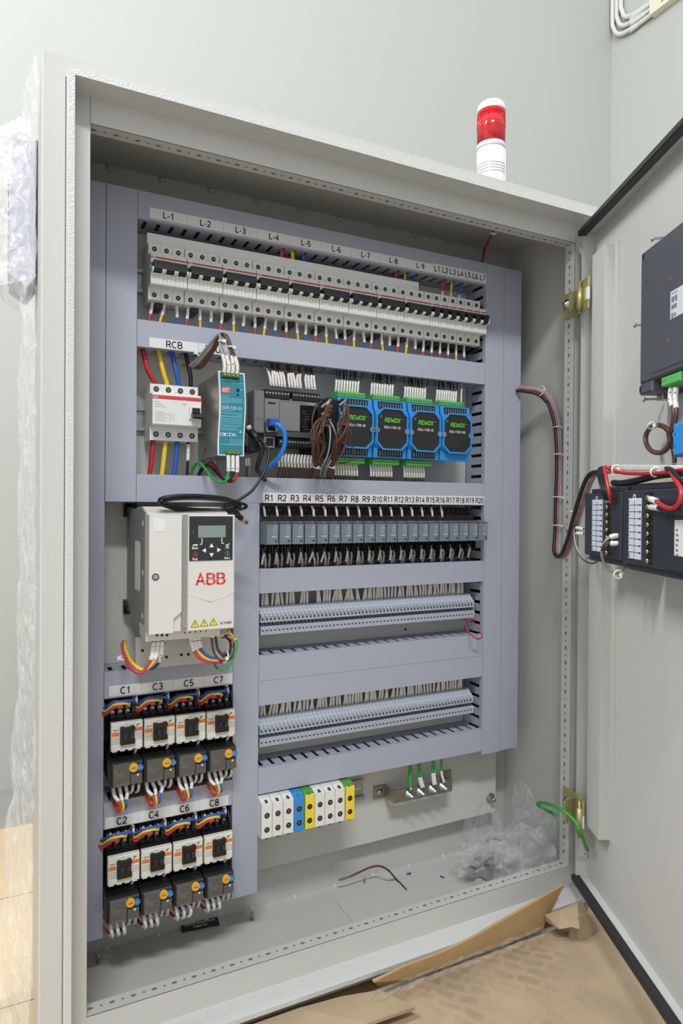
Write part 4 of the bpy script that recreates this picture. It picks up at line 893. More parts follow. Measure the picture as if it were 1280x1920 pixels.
for u, v in ((365.5, 1169.5), (382.5, 1168), (400, 1166)):
    c = Q(u, v, YD-0.004); r = 0.0062
    w_ = MB().prism([(c[0]+r*math.cos(math.pi/2+2*math.pi*k/3), c[1]+r*math.sin(math.pi/2+2*math.pi*k/3)-0.0012) for k in range(3)], 'y', YD-0.0044, YD-0.004).build('warning_sign', INK, rf)
    MB().prism([(c[0]+r*0.8*math.cos(math.pi/2+2*math.pi*k/3), c[1]+r*0.8*math.sin(math.pi/2+2*math.pi*k/3)-0.0012) for k in range(3)], 'y', YD-0.0047, YD-0.0043).build('warning_field', mat('warn_yellow', (244, 222, 40), 0.5), w_)
    MB().prism([(c[0]-0.0004, c[1]-0.0030), (c[0]+0.0008, c[1]-0.0002), (c[0]-0.0002, c[1]-0.0002), (c[0]+0.0005, c[1]+0.0024), (c[0]-0.0008, c[1]+0.0001), (c[0]+0.0001, c[1]+0.0001)], 'y', YD-0.0050, YD-0.0046).build('warning_symbol', INK, w_)
c = Q(423, 1167.5, yf); text(rf, 'ACS480', c[0], YD-0.0042, c[1], 0.0044, INK, 0.0001, sx=1.1)
c = Q(299, 984.5); MB().box(c[0]-0.0075, c[0]+0.0075, YD-0.0004, YD+0.0001, c[1]-0.0080, c[1]+0.0080).build('code_sticker', LABELW, drv)
c = Q(291.5, 1082); MB().screw((c[0], YD-0.0001, c[1]), (0, -1, 0), 0.0046, 0.0030, 0, 1, 18, 0.0003).build('cover_screw', [mat('screw_well', (70, 70, 70), 0.6), SIDE], drv)
pr = MB()
for k in range(9): pr.box(dx0+0.0001, dx0+0.0008, -0.060+0.0045*k, -0.0595+0.0045*k+0.001, bz+0.06-0.002*(k % 3), dzt-0.040+0.003*(k % 2))
pr.build('side_print', mat('side_print', (186, 186, 184), 0.5), drv)['kind'] = 'stuff'
for z in (dzt-0.010, dzt-0.075, bz+0.030): MB().box(dx0+0.0001, dx0+0.0009, -0.082, -0.078, z-0.005, z+0.001).build('side_vent', mat('vent_pale', (206, 206, 204), 0.5), drv)
for z in (dzt+0.004, bz+0.022):
    MB().fbox(dx0-0.004, dx0+0.014, 0.044, 0.0595, z-0.010, z+0.010, 0.002).build('mounting_foot', DARK, drv)
    MB().cyl((dx0+0.003, 0.044, z), (0, -1, 0), [(0, 0.0085), (0.003, 0.0085), (0.003, 0.0060), (0.010, 0.0055)], 16).build('mounting_bolt', mat('bolt_dark', (70, 70, 74), 0.35, 0.8), drv)
gp = Q(259, 1200, -0.02); gq = Q(432, 1238, -0.02)
gl = MB().fbox(gp[0]-0.004, gq[0], -0.020, -0.018, -0.1960, -0.150, 0.0005).build('clamp_plate', mat('plate_zinc', (186, 186, 182), 0.45, 0.6), drv)
for u, v in ((267, 1220), (307, 1206), (312, 1232), (340, 1228), (353, 1227)):
    a = P(u, v, -0.0203); MB().disc(tuple(a), (0, -1, 0), 0.0020, 10).build('clamp_hole', HOLE, gl)
for k in range(3):
    a = Q(294+9.5*k, 1191, -0.108); MB().disc((a[0], -0.1082, a[1]), (0, -1, 0), 0.0016, 8).build('terminal_hole', HOLE, drv)
for k in range(5):
    a = Q(346+10*k, 1186.5-1.0*k, -0.108); MB().disc((a[0], -0.1082, a[1]), (0, -1, 0), 0.0010, 8).build('terminal_hole', HOLE, drv)
# drive wiring
for k, c in enumerate(('pink', 'yellow', 'blue')):
    nm = 'red' if c == 'pink' else c; u = 287+8.2*k
    st = P(u, 1200, -0.100); pts = [st, P(u, 1216, -0.104)]
    if c != 'blue':
        pts += [P(284-2+6*k, 1240, -0.108), P(266-1+5*k, 1261-5*k, -0.106), P(247-3+5*k, 1252-8*k, -0.095), P(236-3+5*k, 1228-3*k, -0.06), P(232-3+5*k, 1210, -0.03), P(231+4*k, 1203, 0.01)]
    else: pts += [P(301, 1228, -0.104), P(297, 1243, -0.096), P(288, 1252, -0.08), P(280, 1254, -0.05), P(276, 1250, -0.01)]
    wire('power_wire', '%s wire with a white sleeve looping out of the left terminals of the white drive' % nm, pts, 0.0022, c, 'wires under the left of the drive', [(0.02, 0.15 if c != 'blue' else 0.24)], k=7, n=8, smat=SLEEVE, sr=1.5)
tie(P(231, 1234, -0.06), (0.2, -0.2, 1), 0.0062, 'white cable tie on the red and yellow loop left below the drive', head=(-0.9, -0.2, 0.1))
for k, c in enumerate(('pink', 'yellow', 'blue')):
    nm = 'red' if c == 'pink' else c; u = 358+7.0*k
    pts = [P(u, 1192-k, -0.100), P(u+3, 1212-k, -0.104), P(u+8-k, 1224-2*k, -0.106), P(u+22-2*k, 1237-3*k, -0.106), P(404-1*k, 1241-3*k, -0.104), P(416, 1241-3*k, -0.098), P(424, 1236-2*k, -0.085)]
    wire('power_wire', '%s wire with a white sleeve sweeping right from the middle terminals of the white drive' % nm, pts, 0.0022, c, 'wires under the right of the drive', [(0.02, 0.24)], k=7, n=8, smat=SLEEVE, sr=1.5)
for k, c in enumerate(('brown', 'grey', 'grey', 'brown', 'brown')):
    pts = [P(394+2.2*k, 1183, -0.095), P(397+2*k, 1200, -0.100), P(401+2*k, 1222-k, -0.104), P(412+2*k, 1237-2*k, -0.104), P(428-1*k, 1238-3*k, -0.098), P(437-1.5*k, 1222, -0.090), P(437-1.5*k, 1203, -0.080), P(430-2*k, 1193, -0.06), P(424, 1190, -0.03)]
    wire('control_wire', 'thin %s wire looping below the right corner of the white drive' % c, pts, 0.0016, c, 'thin %s wires looping below the drive' % c, k=7)
wire('control_wire', 'green wire in the widest loop below the right corner of the white drive', [P(400, 1236, -0.05), P(404, 1250, -0.09), P(415, 1256, -0.10), P(430, 1248, -0.105), P(440, 1228, -0.105), P(444, 1208, -0.100), P(440, 1196, -0.09), P(432, 1194, -0.06), P(416, 1196, -0.03)], 0.0015, 'green', None, k=7)
wire('control_wire', 'short yellow wire bending out at the lower right corner of the white drive', [P(424, 1180, -0.08), P(430, 1186, -0.10), P(437, 1194, -0.10), P(438, 1202, -0.095)], 0.0018, 'yellow', None, k=7)
tie(P(395, 1191, -0.100), (0, 0, 1), 0.0075, 'white cable tie on the thin wires just below the drive', w=0.0022)
tie(P(422, 1232, -0.103), (1, 0.2, -0.3), 0.0075, 'white cable tie at the bottom of the thin wire loop below the drive', w=0.0024)
tie(P(436, 1196, -0.09), (0.3, 0, 1), 0.0070, 'white cable tie high on the right of the thin wire loop', w=0.0020)

# ------------------------------------------------------------------ contactors with overload relays
CREAM = mat('contactor_front', (224, 222, 212), 0.45)
def M(fn, nm, m): return (fn.mesh(nm, m), nm)
def blk(x, z): return [(x+0.0042*math.cos(a), z+0.0060*math.sin(a)) for a in [math.pi+math.pi*k/8 for k in range(9)]]
CP = []
mb = MB().prism([(0.056, -0.048), (0.004, -0.048), (0.004, -0.038), (-0.012, -0.038), (-0.012, -0.001), (-0.001, 0.002), (-0.001, 0.006), (0.012, 0.008), (0.012, 0.026), (0.056, 0.026)], 'x', 0.0004, 0.0432); CP.append(M(mb, 'base', BLACK))
CP.append(M(MB().fbox(0.0002, 0.0426, -0.020, -0.0120, -0.0385, 0.0, 0.0008), 'front_cover', CREAM))
mb = MB().prism([(0.0128, -0.0300), (0.0312, -0.0300), (0.0318, -0.0290), (0.0318, -0.0235), (0.0306, -0.0225), (0.0306, -0.0115), (0.0318, -0.0105), (0.0318, -0.0065), (0.0300, -0.0050), (0.0265, -0.0050), (0.0255, -0.0062), (0.0180, -0.0062), (0.0170, -0.0050), (0.0128, -0.0050), (0.0118, -0.0065), (0.0118, -0.0285)], 'y', -0.0245, -0.0195); CP.append(M(mb, 'armature_cover', BLACK))
for xx in (0.0165, 0.0245): CP.append(M(MB().fbox(xx, xx+0.0042, -0.0275, -0.0245, -0.0222, -0.0142, 0.0005), 'armature_tab', DARK))
CP.append(M(MB().box(0.0012, 0.0108, -0.0202, -0.0195, -0.0180, -0.0128), 'orange_band', ORANGE)); CP.append(M(MB().box(0.0322, 0.0418, -0.0202, -0.0195, -0.0140, -0.0090), 'orange_band', ORANGE))
mb = MB()
for k in range(4):
    for j in range(4): mb.box(0.0016+0.0024*j, 0.0033+0.0024*j, -0.02015, -0.0195, -0.0212-0.0025*k, -0.0205-0.0025*k); mb.box(0.0328+0.0024*j, 0.0345+0.0024*j, -0.02015, -0.0195, -0.0182-0.0025*k, -0.0175-0.0025*k)
mb.box(0.0025, 0.0100, -0.02015, -0.0195, -0.0100, -0.0088); mb.box(0.0030, 0.0075, -0.02015, -0.0195, -0.0122, -0.0116); mb.box(0.0190, 0.0225, -0.02015, -0.0195, -0.0030, -0.0024)
CP.append(M(mb, 'small_print', INKG))
mb = MB().add([(a, -0.0203, b) for a, b in [(0.0340, -0.0075), (0.0352, -0.0075), (0.0362, -0.0052), (0.0385, -0.0050), (0.0385, -0.0040), (0.0352, -0.0040)]], [(0, 1, 2, 3, 4, 5)]); CP.append(M(mb, 'maker_mark', INK))
LUG = mat('terminal_metal', (178, 182, 184), 0.35, 0.9)
for k in range(4):
    x = 0.0056+0.0104*k
    CP.append(M(MB().cyl((x, 0.011, 0.0085), (0, -1, 0), [(0, 0.0040), (0.003, 0.0040), (0.0035, 0.0030), (0.006, 0.0028)], 10), 'terminal_screw', LUG))
    CP.append(M(MB().box(x-0.0036, x+0.0036, 0.006, 0.0118, 0.0125, 0.0215), 'terminal_lug', LUG))
for k in range(5):
    x = 0.0006+0.0104*k
    CP.append(M(MB().prism([(0.012, 0.0), (-0.004, 0.0020), (-0.007, 0.008), (-0.004, 0.016), (0.002, 0.024), (0.012, 0.026)], 'x', x-0.0007 if k else x, x+0.0009), 'barrier', BLACK))
    if k < 4: CP.append(M(MB().prism([(x+0.001, -0.0385), (x+0.0096, -0.0385), (x+0.0096, -0.0410)]+[(x+0.0053+0.0043*math.cos(a), -0.0410-0.0052*math.sin(a)) for a in [math.pi*q/6 for q in range(1, 6)]]+[(x+0.001, -0.0410)], 'y', -0.006, 0.004), 'lower_shroud', DARK))
for k in range(4): CP.append(M(MB().fbox(0.0018+0.0105*k, 0.0085+0.0105*k, -0.0195, 0.0, -0.0402, -0.0380, 0.0004), 'cover_foot', CREAM))
OP = []
OP.append(M(MB().prism([(0.056, -0.0830), (-0.020, -0.0830), (-0.033, -0.0815), (-0.0335, -0.0515), (-0.026, -0.0500), (0.004, -0.0485), (0.056, -0.0485)], 'x', -0.0030, 0.0400), 'case', BLACK))
OP.append(M(MB().fbox(-0.0005, 0.0400, -0.0355, -0.0335, -0.0820, -0.0508, 0.0006), 'front_plate', mat('overload_front', (56, 56, 56), 0.4)))
OP.append(M(MB().fbox(0.0003, 0.0232, -0.0385, -0.0355, -0.0812, -0.0512, 0.0008), 'smoked_cover', SMOKE))
OP.append(M(MB().fbox(0.0240, 0.0395, -0.0372, -0.0355, -0.0812, -0.0670, 0.0006), 'lower_window', SMOKE))
OP.append(M(MB().cyl((0.0275, -0.0355, -0.0580), (0, -1, 0), [(0, 0.0062), (0.004, 0.0062), (0.0048, 0.0055)], 20), 'dial', YDIAL))
OP.append(M(MB().box(0.0243, 0.0307, -0.0406, -0.0400, -0.0584, -0.0576), 'dial_slot', mat('slot_brown', (110, 70, 20), 0.6)))
OP.append(M(MB().cyl((0.0366, -0.0355, -0.0590), (0, -1, 0), [(0, 0.0042), (0.004, 0.0042), (0.0046, 0.0036)], 16), 'reset_button', BDIAL))
OP.append(M(MB().box(0.0343, 0.0389, -0.0404, -0.0398, -0.0594, -0.0586), 'reset_arrow', mat('pale_blue', (120, 180, 220), 0.5)))
OP.append(M(MB().fbox(0.0322, 0.0348, -0.0378, -0.0365, -0.0705, -0.0680, 0.0003), 'test_button', WHITE))
mb = MB()
for k, (a, b) in enumerate([(0.002, 0.005), (0.002, 0.007), (0.004, 0.016), (0.003, 0.013)]): mb.box(a, b, -0.03865, -0.0380, -0.0590-0.0030*k, -0.0586-0.0030*k)
for k in range(6): mb.box(0.004+0.003*k, 0.0055+0.003*k, -0.03865, -0.0380, -0.0795, -0.0788)
OP.append(M(mb, 'small_print', mat('print_dim', (150, 148, 142), 0.6)))
for k in range(5): OP.append(M(MB().cyl((0.0030+0.0083*k+(0.002 if k > 2 else 0), -0.020, -0.0835), (0, 0, -1), [(0, 0.0028), (0.0055, 0.0028)], 8), 'terminal_lug', LUG))
random.seed(5)
C1Z = Q(208, 1358, -0.02); C2Z = Q(202, 1610.5, -0.02)
def contactor(no, x, zt, upper):
    c = thing('contactor', 'black and cream contactor below the tag C%d' % no, 'contactor', (x, 0, zt), 'row of contactors')
    for me, nm in CP:
        o = inst(me, nm, c)
        if nm == 'small_print': o['kind'] = 'stuff'
    v = thing('overload_relay', 'smoked overload relay with yellow and blue dials under contactor C%d' % no, 'overload relay', (x, 0, zt), 'overload relays under the contactors')
    for me, nm in OP:
        o = inst(me, nm, v)
        if nm == 'small_print': o['kind'] = 'stuff'
    def T(dx, y, dz): return (x+dx, y, zt+dz)
    for k, (cc, yy) in enumerate((('pink', -0.006), ('yellow', -0.004), ('blue', -0.001))):
        nm = 'red' if cc == 'pink' else cc; ex = 0.0160+0.0090*k
        wire('jumper_wire', '%s jumper wire arching over the top terminals of contactor C%d' % (nm, no),
             [T(-0.010+0.002*k, 0.006, 0.012+0.005*k), T(-0.006, yy, 0.010+0.004*k), T(0.004, yy-0.010, 0.0215+0.0025*k), T(ex-0.006, yy-0.010, 0.0225+0.0022*k), T(ex, yy-0.006, 0.0190+0.0020*k), T(ex+0.002, 0.004, 0.0150)], 0.0019, cc, 'jumper wires over the contactors', k=6, n=8)
        wire('control_wire', 'white sleeved stub on the %s top terminal of contactor C%d' % (('leftmost', 'second', 'third')[k], no), [T(0.0056+0.0104*k, 0.006, 0.0150), T(0.0056+0.0104*k+0.0005, 0.000, 0.0195), T(0.0056+0.0104*k+0.001, 0.004, 0.0230)], 0.0022, WHITE, 'sleeved stubs on top of the contactors', [(0.1, 0.9)], sr=1.15, k=3)
    wire('control_wire', 'brown wire curving over to the fourth top terminal of contactor C%d' % no, [T(-0.004, 0.004, 0.018), T(0.006, -0.006, 0.028 if no % 4 == 3 or no in (1, 5) else 0.020), T(0.022, -0.008, 0.029 if no in (3,) else 0.0225), T(0.034, -0.004, 0.030), T(0.0370, 0.002, 0.026)], 0.0011, 'brown', 'brown wires over the contactors', k=6)
    wire('control_wire', 'black wire in a white sleeve on the fourth top terminal of contactor C%d' % no, [T(0.0368, 0.006, 0.0150), T(0.0372, 0.000, 0.0220), T(0.0362, 0.004, 0.0300), T(0.0330, 0.012, 0.036)], 0.0016, 'black', 'sleeved wires on top of the contactors', [(0.0, 0.85)], sr=1.45, k=4)
    wire('control_wire', 'short sleeved wire below the right corner of contactor C%d' % no, [T(0.0345, -0.004, -0.0400), T(0.0347, -0.010, -0.0440), T(0.0338, -0.006, -0.0500), T(0.032, 0.002, -0.054)], 0.0014, 'black', 'sleeved wires between contactors and overload relays', [(0.05, 0.75)], sr=1.5, k=4)
    ins = upper
    for k, cc in enumerate(('pink', 'yellow', 'blue')):
        nm = 'red' if cc == 'pink' else cc; sx_ = 0.0030+0.0083*k
        a, b = T(sx_, -0.020, -0.0880), T(sx_+0.0015+0.0015*k*(no % 3 == 0), -0.026, -0.0980)
        if ins: pts = [a, b, T(0.0085+0.0042*k+random.uniform(0, .002), -0.032, -0.1050), T(0.0110+0.0040*k, -0.033, -0.1150+0.0012*k), T(0.0080+0.0040*k, -0.027, -0.1195+0.002*k), T(0.0050+0.0035*k, -0.014, -0.1130), T(0.0040+0.003*k, -0.004, -0.1080), T(0.005+0.003*k, 0.012, -0.118)]
        else: pts = [a, b, T(sx_+0.003, -0.022, -0.1080), T(sx_+0.0005, -0.010, -0.1110), T(sx_-0.008, 0.010, -0.1060), T(sx_-0.016, 0.03, -0.098)]
        wire('motor_wire', '%s wire with a white sleeve %s below overload relay C%d' % (nm, 'looping out' if ins else 'curling back', no), pts, 0.0019, cc, 'motor wires under the overload relays', [(0.0, 0.24 if ins else 0.42)], k=6, n=8, smat=SLEEVE, sr=1.35)
    for k in range(2):
        sx_ = 0.0299+0.0083*k
        wire('control_wire', 'dark red wire with a white sleeve at the %s right terminal of overload relay C%d' % (('inner', 'outer')[k], no), [T(sx_, -0.018, -0.0880), T(sx_-0.001, -0.020, -0.0960), T(sx_-0.004+0.002*k, -0.012, -0.1030), T(sx_-0.008, 0.004, -0.106), T(sx_-0.012, 0.020, -0.105)], 0.0013, 'rust', 'dark red control wires under the overload relays', [(0.0, 0.42)], k=5, sr=1.7)
for k, n in enumerate((1, 3, 5, 7)):
    contactor(n, C1Z[0]+0.0448*k, C1Z[1]-0.0007*k, True)
for k, n in enumerate((2, 4, 6, 8)):
    contactor(n, C2Z[0]+0.0450*k, C2Z[1], False)

# ------------------------------------------------------------------ power terminals
bx, bzt = Q(490, 1508, -0.02); pT = (Q(665, 1475, -0.02)[0]-bx)/9; bh = 0.0548
for k in range(9):
    kind = 'blue' if k == 3 else 'yellow' if k in (4, 8) else 'white'
    lab = {0: 'white power terminal at the far left, taking the red cable', 1: 'second white power terminal, taking the yellow cable', 2: 'third white power terminal, beside the blue one', 3: 'single blue power terminal', 4: 'yellow and green earth terminal next to the blue terminal', 5: 'white power terminal right of the first yellow terminal', 6: 'middle white power terminal between the two yellow ones', 7: 'white power terminal left of the last yellow terminal', 8: 'yellow and green earth terminal at the right end of the row'}[k]
    mF = {'blue': mat('terminal_blue', (56, 140, 206), 0.45), 'yellow': YELL, 'white': WHITE}[kind]; mB = {'blue': mF, 'yellow': GCASE, 'white': WHITE}[kind]
    d = thing('power_terminal', lab, 'terminal', (bx+pT*k, 0.03, bzt-bh), 'row of power terminals')
    x0, x1 = bx+pT*k+0.0004, bx+pT*(k+1)-0.0004
    MB().prism([(0.050, bzt-bh+0.010), (0.012, bzt-bh+0.002), (-0.012, bzt-bh-0.001), (-0.017, bzt-bh+0.001), (-0.017, bzt-0.001), (-0.008, bzt+0.003), (0.012, bzt+0.004), (0.050, bzt-0.006)], 'x', x0, x1).build('case', mB, d)
    MB().fbox(x0+(0.0012 if kind == 'yellow' else 0), x1, -0.0205, -0.0165, bzt-bh+0.0008, bzt-0.0006, 0.0006).build('front', mF, d)
    for j in range(6): MB().box(x0-0.0002, x0+0.0003, -0.010, 0.030, bzt-bh+0.008+0.0078*j, bzt-bh+0.0092+0.0078*j).build('side_rib', mB, d)
    for z in (bzt-0.0190, bzt-0.0410): MB().screw(((x0+x1)/2, -0.0206, z), (0, -1, 0), 0.0043, 0.0026, 0, 1, 16, 0.0003).build('clamp_screw', [HOLE, mat('brown_metal', (120, 84, 50), 0.4, 0.8) if kind == 'yellow' else MATS['dim_screw']], d)
    for z in (bzt-0.0002, bzt-bh-0.0012): MB().box((x0+x1)/2-0.0016, (x0+x1)/2+0.0016, -0.0195, -0.012, z, z+0.0022).build('pry_notch', DARK if kind == 'white' else mB, d)
    cc, r = [('red', .0036), ('yellow', .0036), ('blue', .0036), ('black', .0036), ('green', .0036), ('grey', .0026), ('grey', .0026), ('grey', .0026), ('green', .0022)][k]
    xm = (x0+x1)/2-0.002
    wire('power_cable', '%s cable dropping into the %s power terminal' % ('pale grey sleeved' if cc == 'grey' else cc, ['first', 'second', 'third', 'blue', 'first yellow', 'sixth', 'seventh', 'eighth', 'last yellow'][k]),
         [(xm+0.001, 0.022, -0.405), (xm, 0.020, -0.416), (xm, 0.018, bzt+0.004), (xm, 0.018, bzt-0.004)], r, cc, 'cables into the power terminals', [(0.35, 0.8)] if k in (5, 6, 7) else [(0.5, 0.95)] if k == 8 else (), smat=mat('pale_sleeve', (206, 200, 200), 0.5), sr=1.2, n=9)
# ------------------------------------------------------------------ earth bar
eb = thing('earth_bar', 'bent steel earth bar with four bolts right of the power terminals', 'earth bar', (0.58, 0.05, -0.455))
e0, ez1 = Q(738, 1484, 0.025); e1, _ = Q(848, 1456, 0.025); ez0 = Q(738, 1508, 0.025)[1]
BARM = mat('bar_metal', (176, 172, 160), 0.38, 1.0, var=0.12, vscale=40)
MB().fbox(e0, e1, 0.025, 0.029, ez0, ez1, 0.0006).build('bar', BARM, eb)
MB().box(e0, e0+0.003, 0.029, 0.0595, ez0, ez1).build('left_leg', BARM, eb); MB().box(e1-0.003, e1, 0.029, 0.0595, ez0, ez1).build('right_leg', BARM, eb)
MB().fbox(e0-0.022, e0, 0.0560, 0.0595, ez0, ez1, 0.0005).build('left_foot', BARM, eb); MB().fbox(e1, e1+0.020, 0.0560, 0.0595, ez0, ez1+0.002, 0.0005).build('right_foot', BARM, eb)
MB().cyl((e0-0.011, 0.056, (ez0+ez1)/2), (0, -1, 0), [(0, 0.0065), (0.001, 0.0065), (0.002, 0.0045), (0.0045, 0.0035)], 14).build('foot_screw', STEEL, eb)
for k, u in enumerate((766, 787, 809, 829)):
    a = P(u, 1490-0.235*(u-766), 0.025)
    MB().cyl((a.x, 0.025, a.z), (0, -1, 0), [(0, 0.0085), (0.0015, 0.0085), (0.0015, 0.0070), (0.003, 0.0070), (0.003, 0.0056), (0.008, 0.0056), (0.008, 0.0034), (0.016, 0.0032)], 14).build('bolt', ZINC, eb)
    ut = [769, 784, 811, 827][k]; tp = P(ut, [1440, 1434, 1424, 1418][k], 0.022); md = P(ut+0.3*(u-ut), 1462-0.2*(u-766), 0.020)
    for j in range(1 if k in (0, 3) else 2):
        o_ = Vector((0.0042*j, 0, 0))
        wire('earth_wire', 'green earth wire %sdropping to the %s bolt of the earth bar' % ('' if j == 0 else 'closely beside another ', ['first', 'second', 'third', 'fourth'][k]), [tp+Vector((0, 0.003, 0.014))+o_, tp+o_*0.6, md+o_, Vector((a.x, 0.018, a.z+0.008))+o_], 0.0034 if k == 0 else 0.0021, 'green', 'green earth wires', [(0.62, 0.95)] if k else [(0.86, 0.98)], smat=LABELW if k else BARM, sr=1.15, n=8)

# ------------------------------------------------------------------ cabinet door
DA = math.radians(25.0); DD = Vector((-math.sin(DA), -math.cos(DA), 0)); DN = Vector((math.cos(DA), -math.sin(DA), 0))   # along the leaf, outward
D0 = Vector((0.788, -0.148, 0)); DPHI = math.atan2(DD.y, DD.x)
def DW(s, k, z): return D0+DD*s+DN*k+Vector((0, 0, z))
def D(u, v, k):      # sight line onto the plane at offset k from the gasket plane: (s, k, z)
    r = ray(u, v); o = D0+DN*k; t = (o-CAM).dot(DN)/r.dot(DN); p = CAM+r*t
    return ((p-D0).dot(DD), k, p.z)
def dthing(name, label, cat, s=0, k=0, z=0, group=None):
    o = thing(name, label, cat, (0, 0, 0), group); o.location = DW(s, k, z); o.rotation_euler = (0, 0, DPHI); o['org'] = [s, k, z]; return o
DZT = D(1090, 436, 0)[2]; DZB = D(1073, 1640, 0)[2]; DWI = 0.80; KF = 0.022
door = dthing('cabinet_door', 'pale grey steel cabinet door swung open at the right with black edge gasket', 'door', 0.0, 0.0, DZB)
MB().box(0, DWI, KF, KF+0.002, DZB, DZT).build('door_skin', PAINT, door)
MB().box(0, 0.0015, 0.001, KF, DZB, DZT).build('hinge_side_return', PAINT, door)
MB().box(DWI-0.0015, DWI, 0.001, KF, DZB, DZT).build('lock_side_return', PAINT, door)
MB().box(0.0015, DWI-0.0015, 0.001, KF, DZT-0.0015, DZT).build('top_return', PAINT, door)
MB().box(0.0015, DWI-0.0015, 0.001, KF, DZB, DZB+0.0015).build('bottom_return', PAINT, door)
MB().box(-0.001, 0.0016, 0.0006, 0.0220, DZB+0.002, DZT-0.002).build('hinge_side_lip', PAINT, door)
def gask(z, nm): MB().fbox(-0.002, DWI, -0.006, 0.007, z-0.005, z+0.005, 0.0015).build(nm, RUBBER, door)
gask(DZT-0.001, 'top_gasket'); gask(DZB+0.001, 'bottom_gasket')
sa = D(1105, 1000, 0.004)[0]; sb = D(1128, 1000, 0.004)[0]; zt_ = D(1112, 478, 0.004)[2]; zb_ = D(1112, 1563, 0.004)[2]
MB().prism([(sa, KF), (sa, 0.004), (sb, 0.004), (sb, KF)], 'z', zb_, zt_).build('stiffener', PAINT, door)
MB().box(sb, sb+0.014, KF-0.002, KF, zb_, zt_).build('stiffener_flange', PAINT, door)
for v in (495, 1020, 1545):
    c = D(1131, v, KF-0.002); MB().cyl(c, (0, -1, 0), [(-0.002, 0.006), (0.0008, 0.005), (0.0018, 0.0025)], 9).build('weld_dot', PAINT, door)
# hinges
def hinge(vt, vb, lab, vn):
    h = thing('hinge', lab, 'hinge', (0.79, -0.13, P(1080, vb, -0.13).z))
    zt_ = PX(1070, vt, 0.7935).z; zb_ = PX(1070, vb, 0.7935).z
    ya, yb_ = PX(1056, vt, 0.7935).y, PX(1083, vt, 0.7935).y
    MB().box(0.7925, 0.7955, yb_, ya, zb_, zt_).build('frame_leaf', YZINC, h)
    a = PX(1064, vn, 0.7925)
    MB().cyl((0.7925, a.y, a.z), (-1, 0, 0), [(0, 0.0095), (0.0012, 0.0095), (0.0012, 0.0065), (0.006, 0.006), (0.0062, 0.0035), (0.010, 0.0032)], 16).build('frame_bolt', STEEL, h)
    c0 = D(1086, (vt+vb)/2, -0.008); p = DW(c0[0], -0.008, 0)
    MB().cyl((p.x, p.y, zb_-0.004), (0, 0, 1), [(0, 0.0022), (0.006, 0.0022), (0.006, 0.0048), (zt_-zb_-0.002, 0.0048), (zt_-zb_-0.002, 0.0022), (zt_-zb_+0.010, 0.0022)], 12).build('hinge_pin', YZINC, h)
    MB().box(min(p.x, 0.7935), max(p.x, 0.7935), yb_-0.0015, yb_+0.0015, zb_+0.006, zt_-0.004).build('knuckle', YZINC, h)
    s0 = D(1087, 600, -0.004)[0]; s1 = D(1101, 600, -0.004)[0]
    q = [DW(s0, -0.004, zb_-0.002), DW(s1, -0.004, zb_-0.002), DW(s1, -0.004, zt_+0.006), DW(s0, -0.004, zt_+0.006)]; q2 = [x+DN*0.003 for x in q]
    MB().add(q+q2, [(0, 1, 2, 3), (7, 6, 5, 4), (0, 4, 5, 1), (1, 5, 6, 2), (2, 6, 7, 3), (3, 7, 4, 0)]).build('door_leaf', YZINC, h)
    m_ = [DW(s1-0.007, -0.005, zb_+0.012), DW(s1+0.001, -0.005, zb_+0.012), DW(s1+0.001, -0.005, zb_+0.032), DW(s1-0.007, -0.005, zb_+0.032)]; m2 = [x+DN*0.004 for x in m_]
    MB().add(m_+m2, [(0, 1, 2, 3), (7, 6, 5, 4), (0, 4, 5, 1), (1, 5, 6, 2), (2, 6, 7, 3), (3, 7, 4, 0)]).build('spacer_block', WHITE, h)
hinge(549, 596, 'upper yellow zinc hinge between cabinet frame and door', 571)
hinge(1482, 1537, 'lower yellow zinc hinge between cabinet frame and door', 1504)

# operator panel seen from behind
KP = KF-0.045
a, b = D(1202, 475, KP), D(1197, 742, KP); hs0, hs1 = (a[0]+b[0])/2, (a[0]+b[0])/2+0.27; hz1, hz0 = a[2], b[2]
hm = dthing('operator_panel', 'dark grey back of an operator panel mounted in the open door', 'operator panel', hs0, KF, hz0)
zr = D(1222, 712, KP)[2]; sr_ = D(1222, 712, KP)[0]
MB().fbox(hs0, hs1, KP, KF-0.001, zr, hz1, 0.0025).build('rear_case', HMI, hm)
MB().fbox(hs0, sr_, KP, KF-0.001, hz0, zr, 0.002).build('case_corner', HMI, hm)
MB().box(sr_, hs1, KP+0.024, KF-0.001, hz0+0.002, zr).build('connector_bay', HMI, hm)
z2 = D(1222, 700, KP)[2]; MB().prism([(KP-0.0008, z2), (KP-0.0008, z2+0.0010), (KP+0.001, z2+0.0015), (KP+0.001, z2-0.0005)], 'x', sr_, hs1).build('case_step', HMI, hm)
for u, v in ((1206, 482), (1200, 731)):
    c = D(u, v, KP); MB().prism([(c[0]-0.0016, c[2]-0.0038), (c[0]+0.0016, c[2]-0.0038), (c[0]+0.0022, c[2]), (c[0]+0.0016, c[2]+0.0038), (c[0]-0.0016, c[2]+0.0038)], 'y', KP-0.0004, KP+0.001).build('corner_hole', HOLE, hm)
for u, v in ((1255, 525), (1252, 639)):
    c = D(u, v, KP); MB().screw((c[0], KP-0.0001, c[2]), (0, -1, 0), 0.0028, 0.0020, 0, 1, 12, 0.0004).build('brass_insert', [mat('orange_ring', (190, 130, 60), 0.4, 0.8), BRASS], hm)
c0, c1 = D(1257, 548, KP), D(1256, 600, KP); st = MB().box(c0[0], c0[0]+0.050, KP-0.0003, KP+0.0005, c1[2], c0[2]).build('rating_label', mat('rating_white', (204, 210, 216), 0.5), hm)
pr = MB()
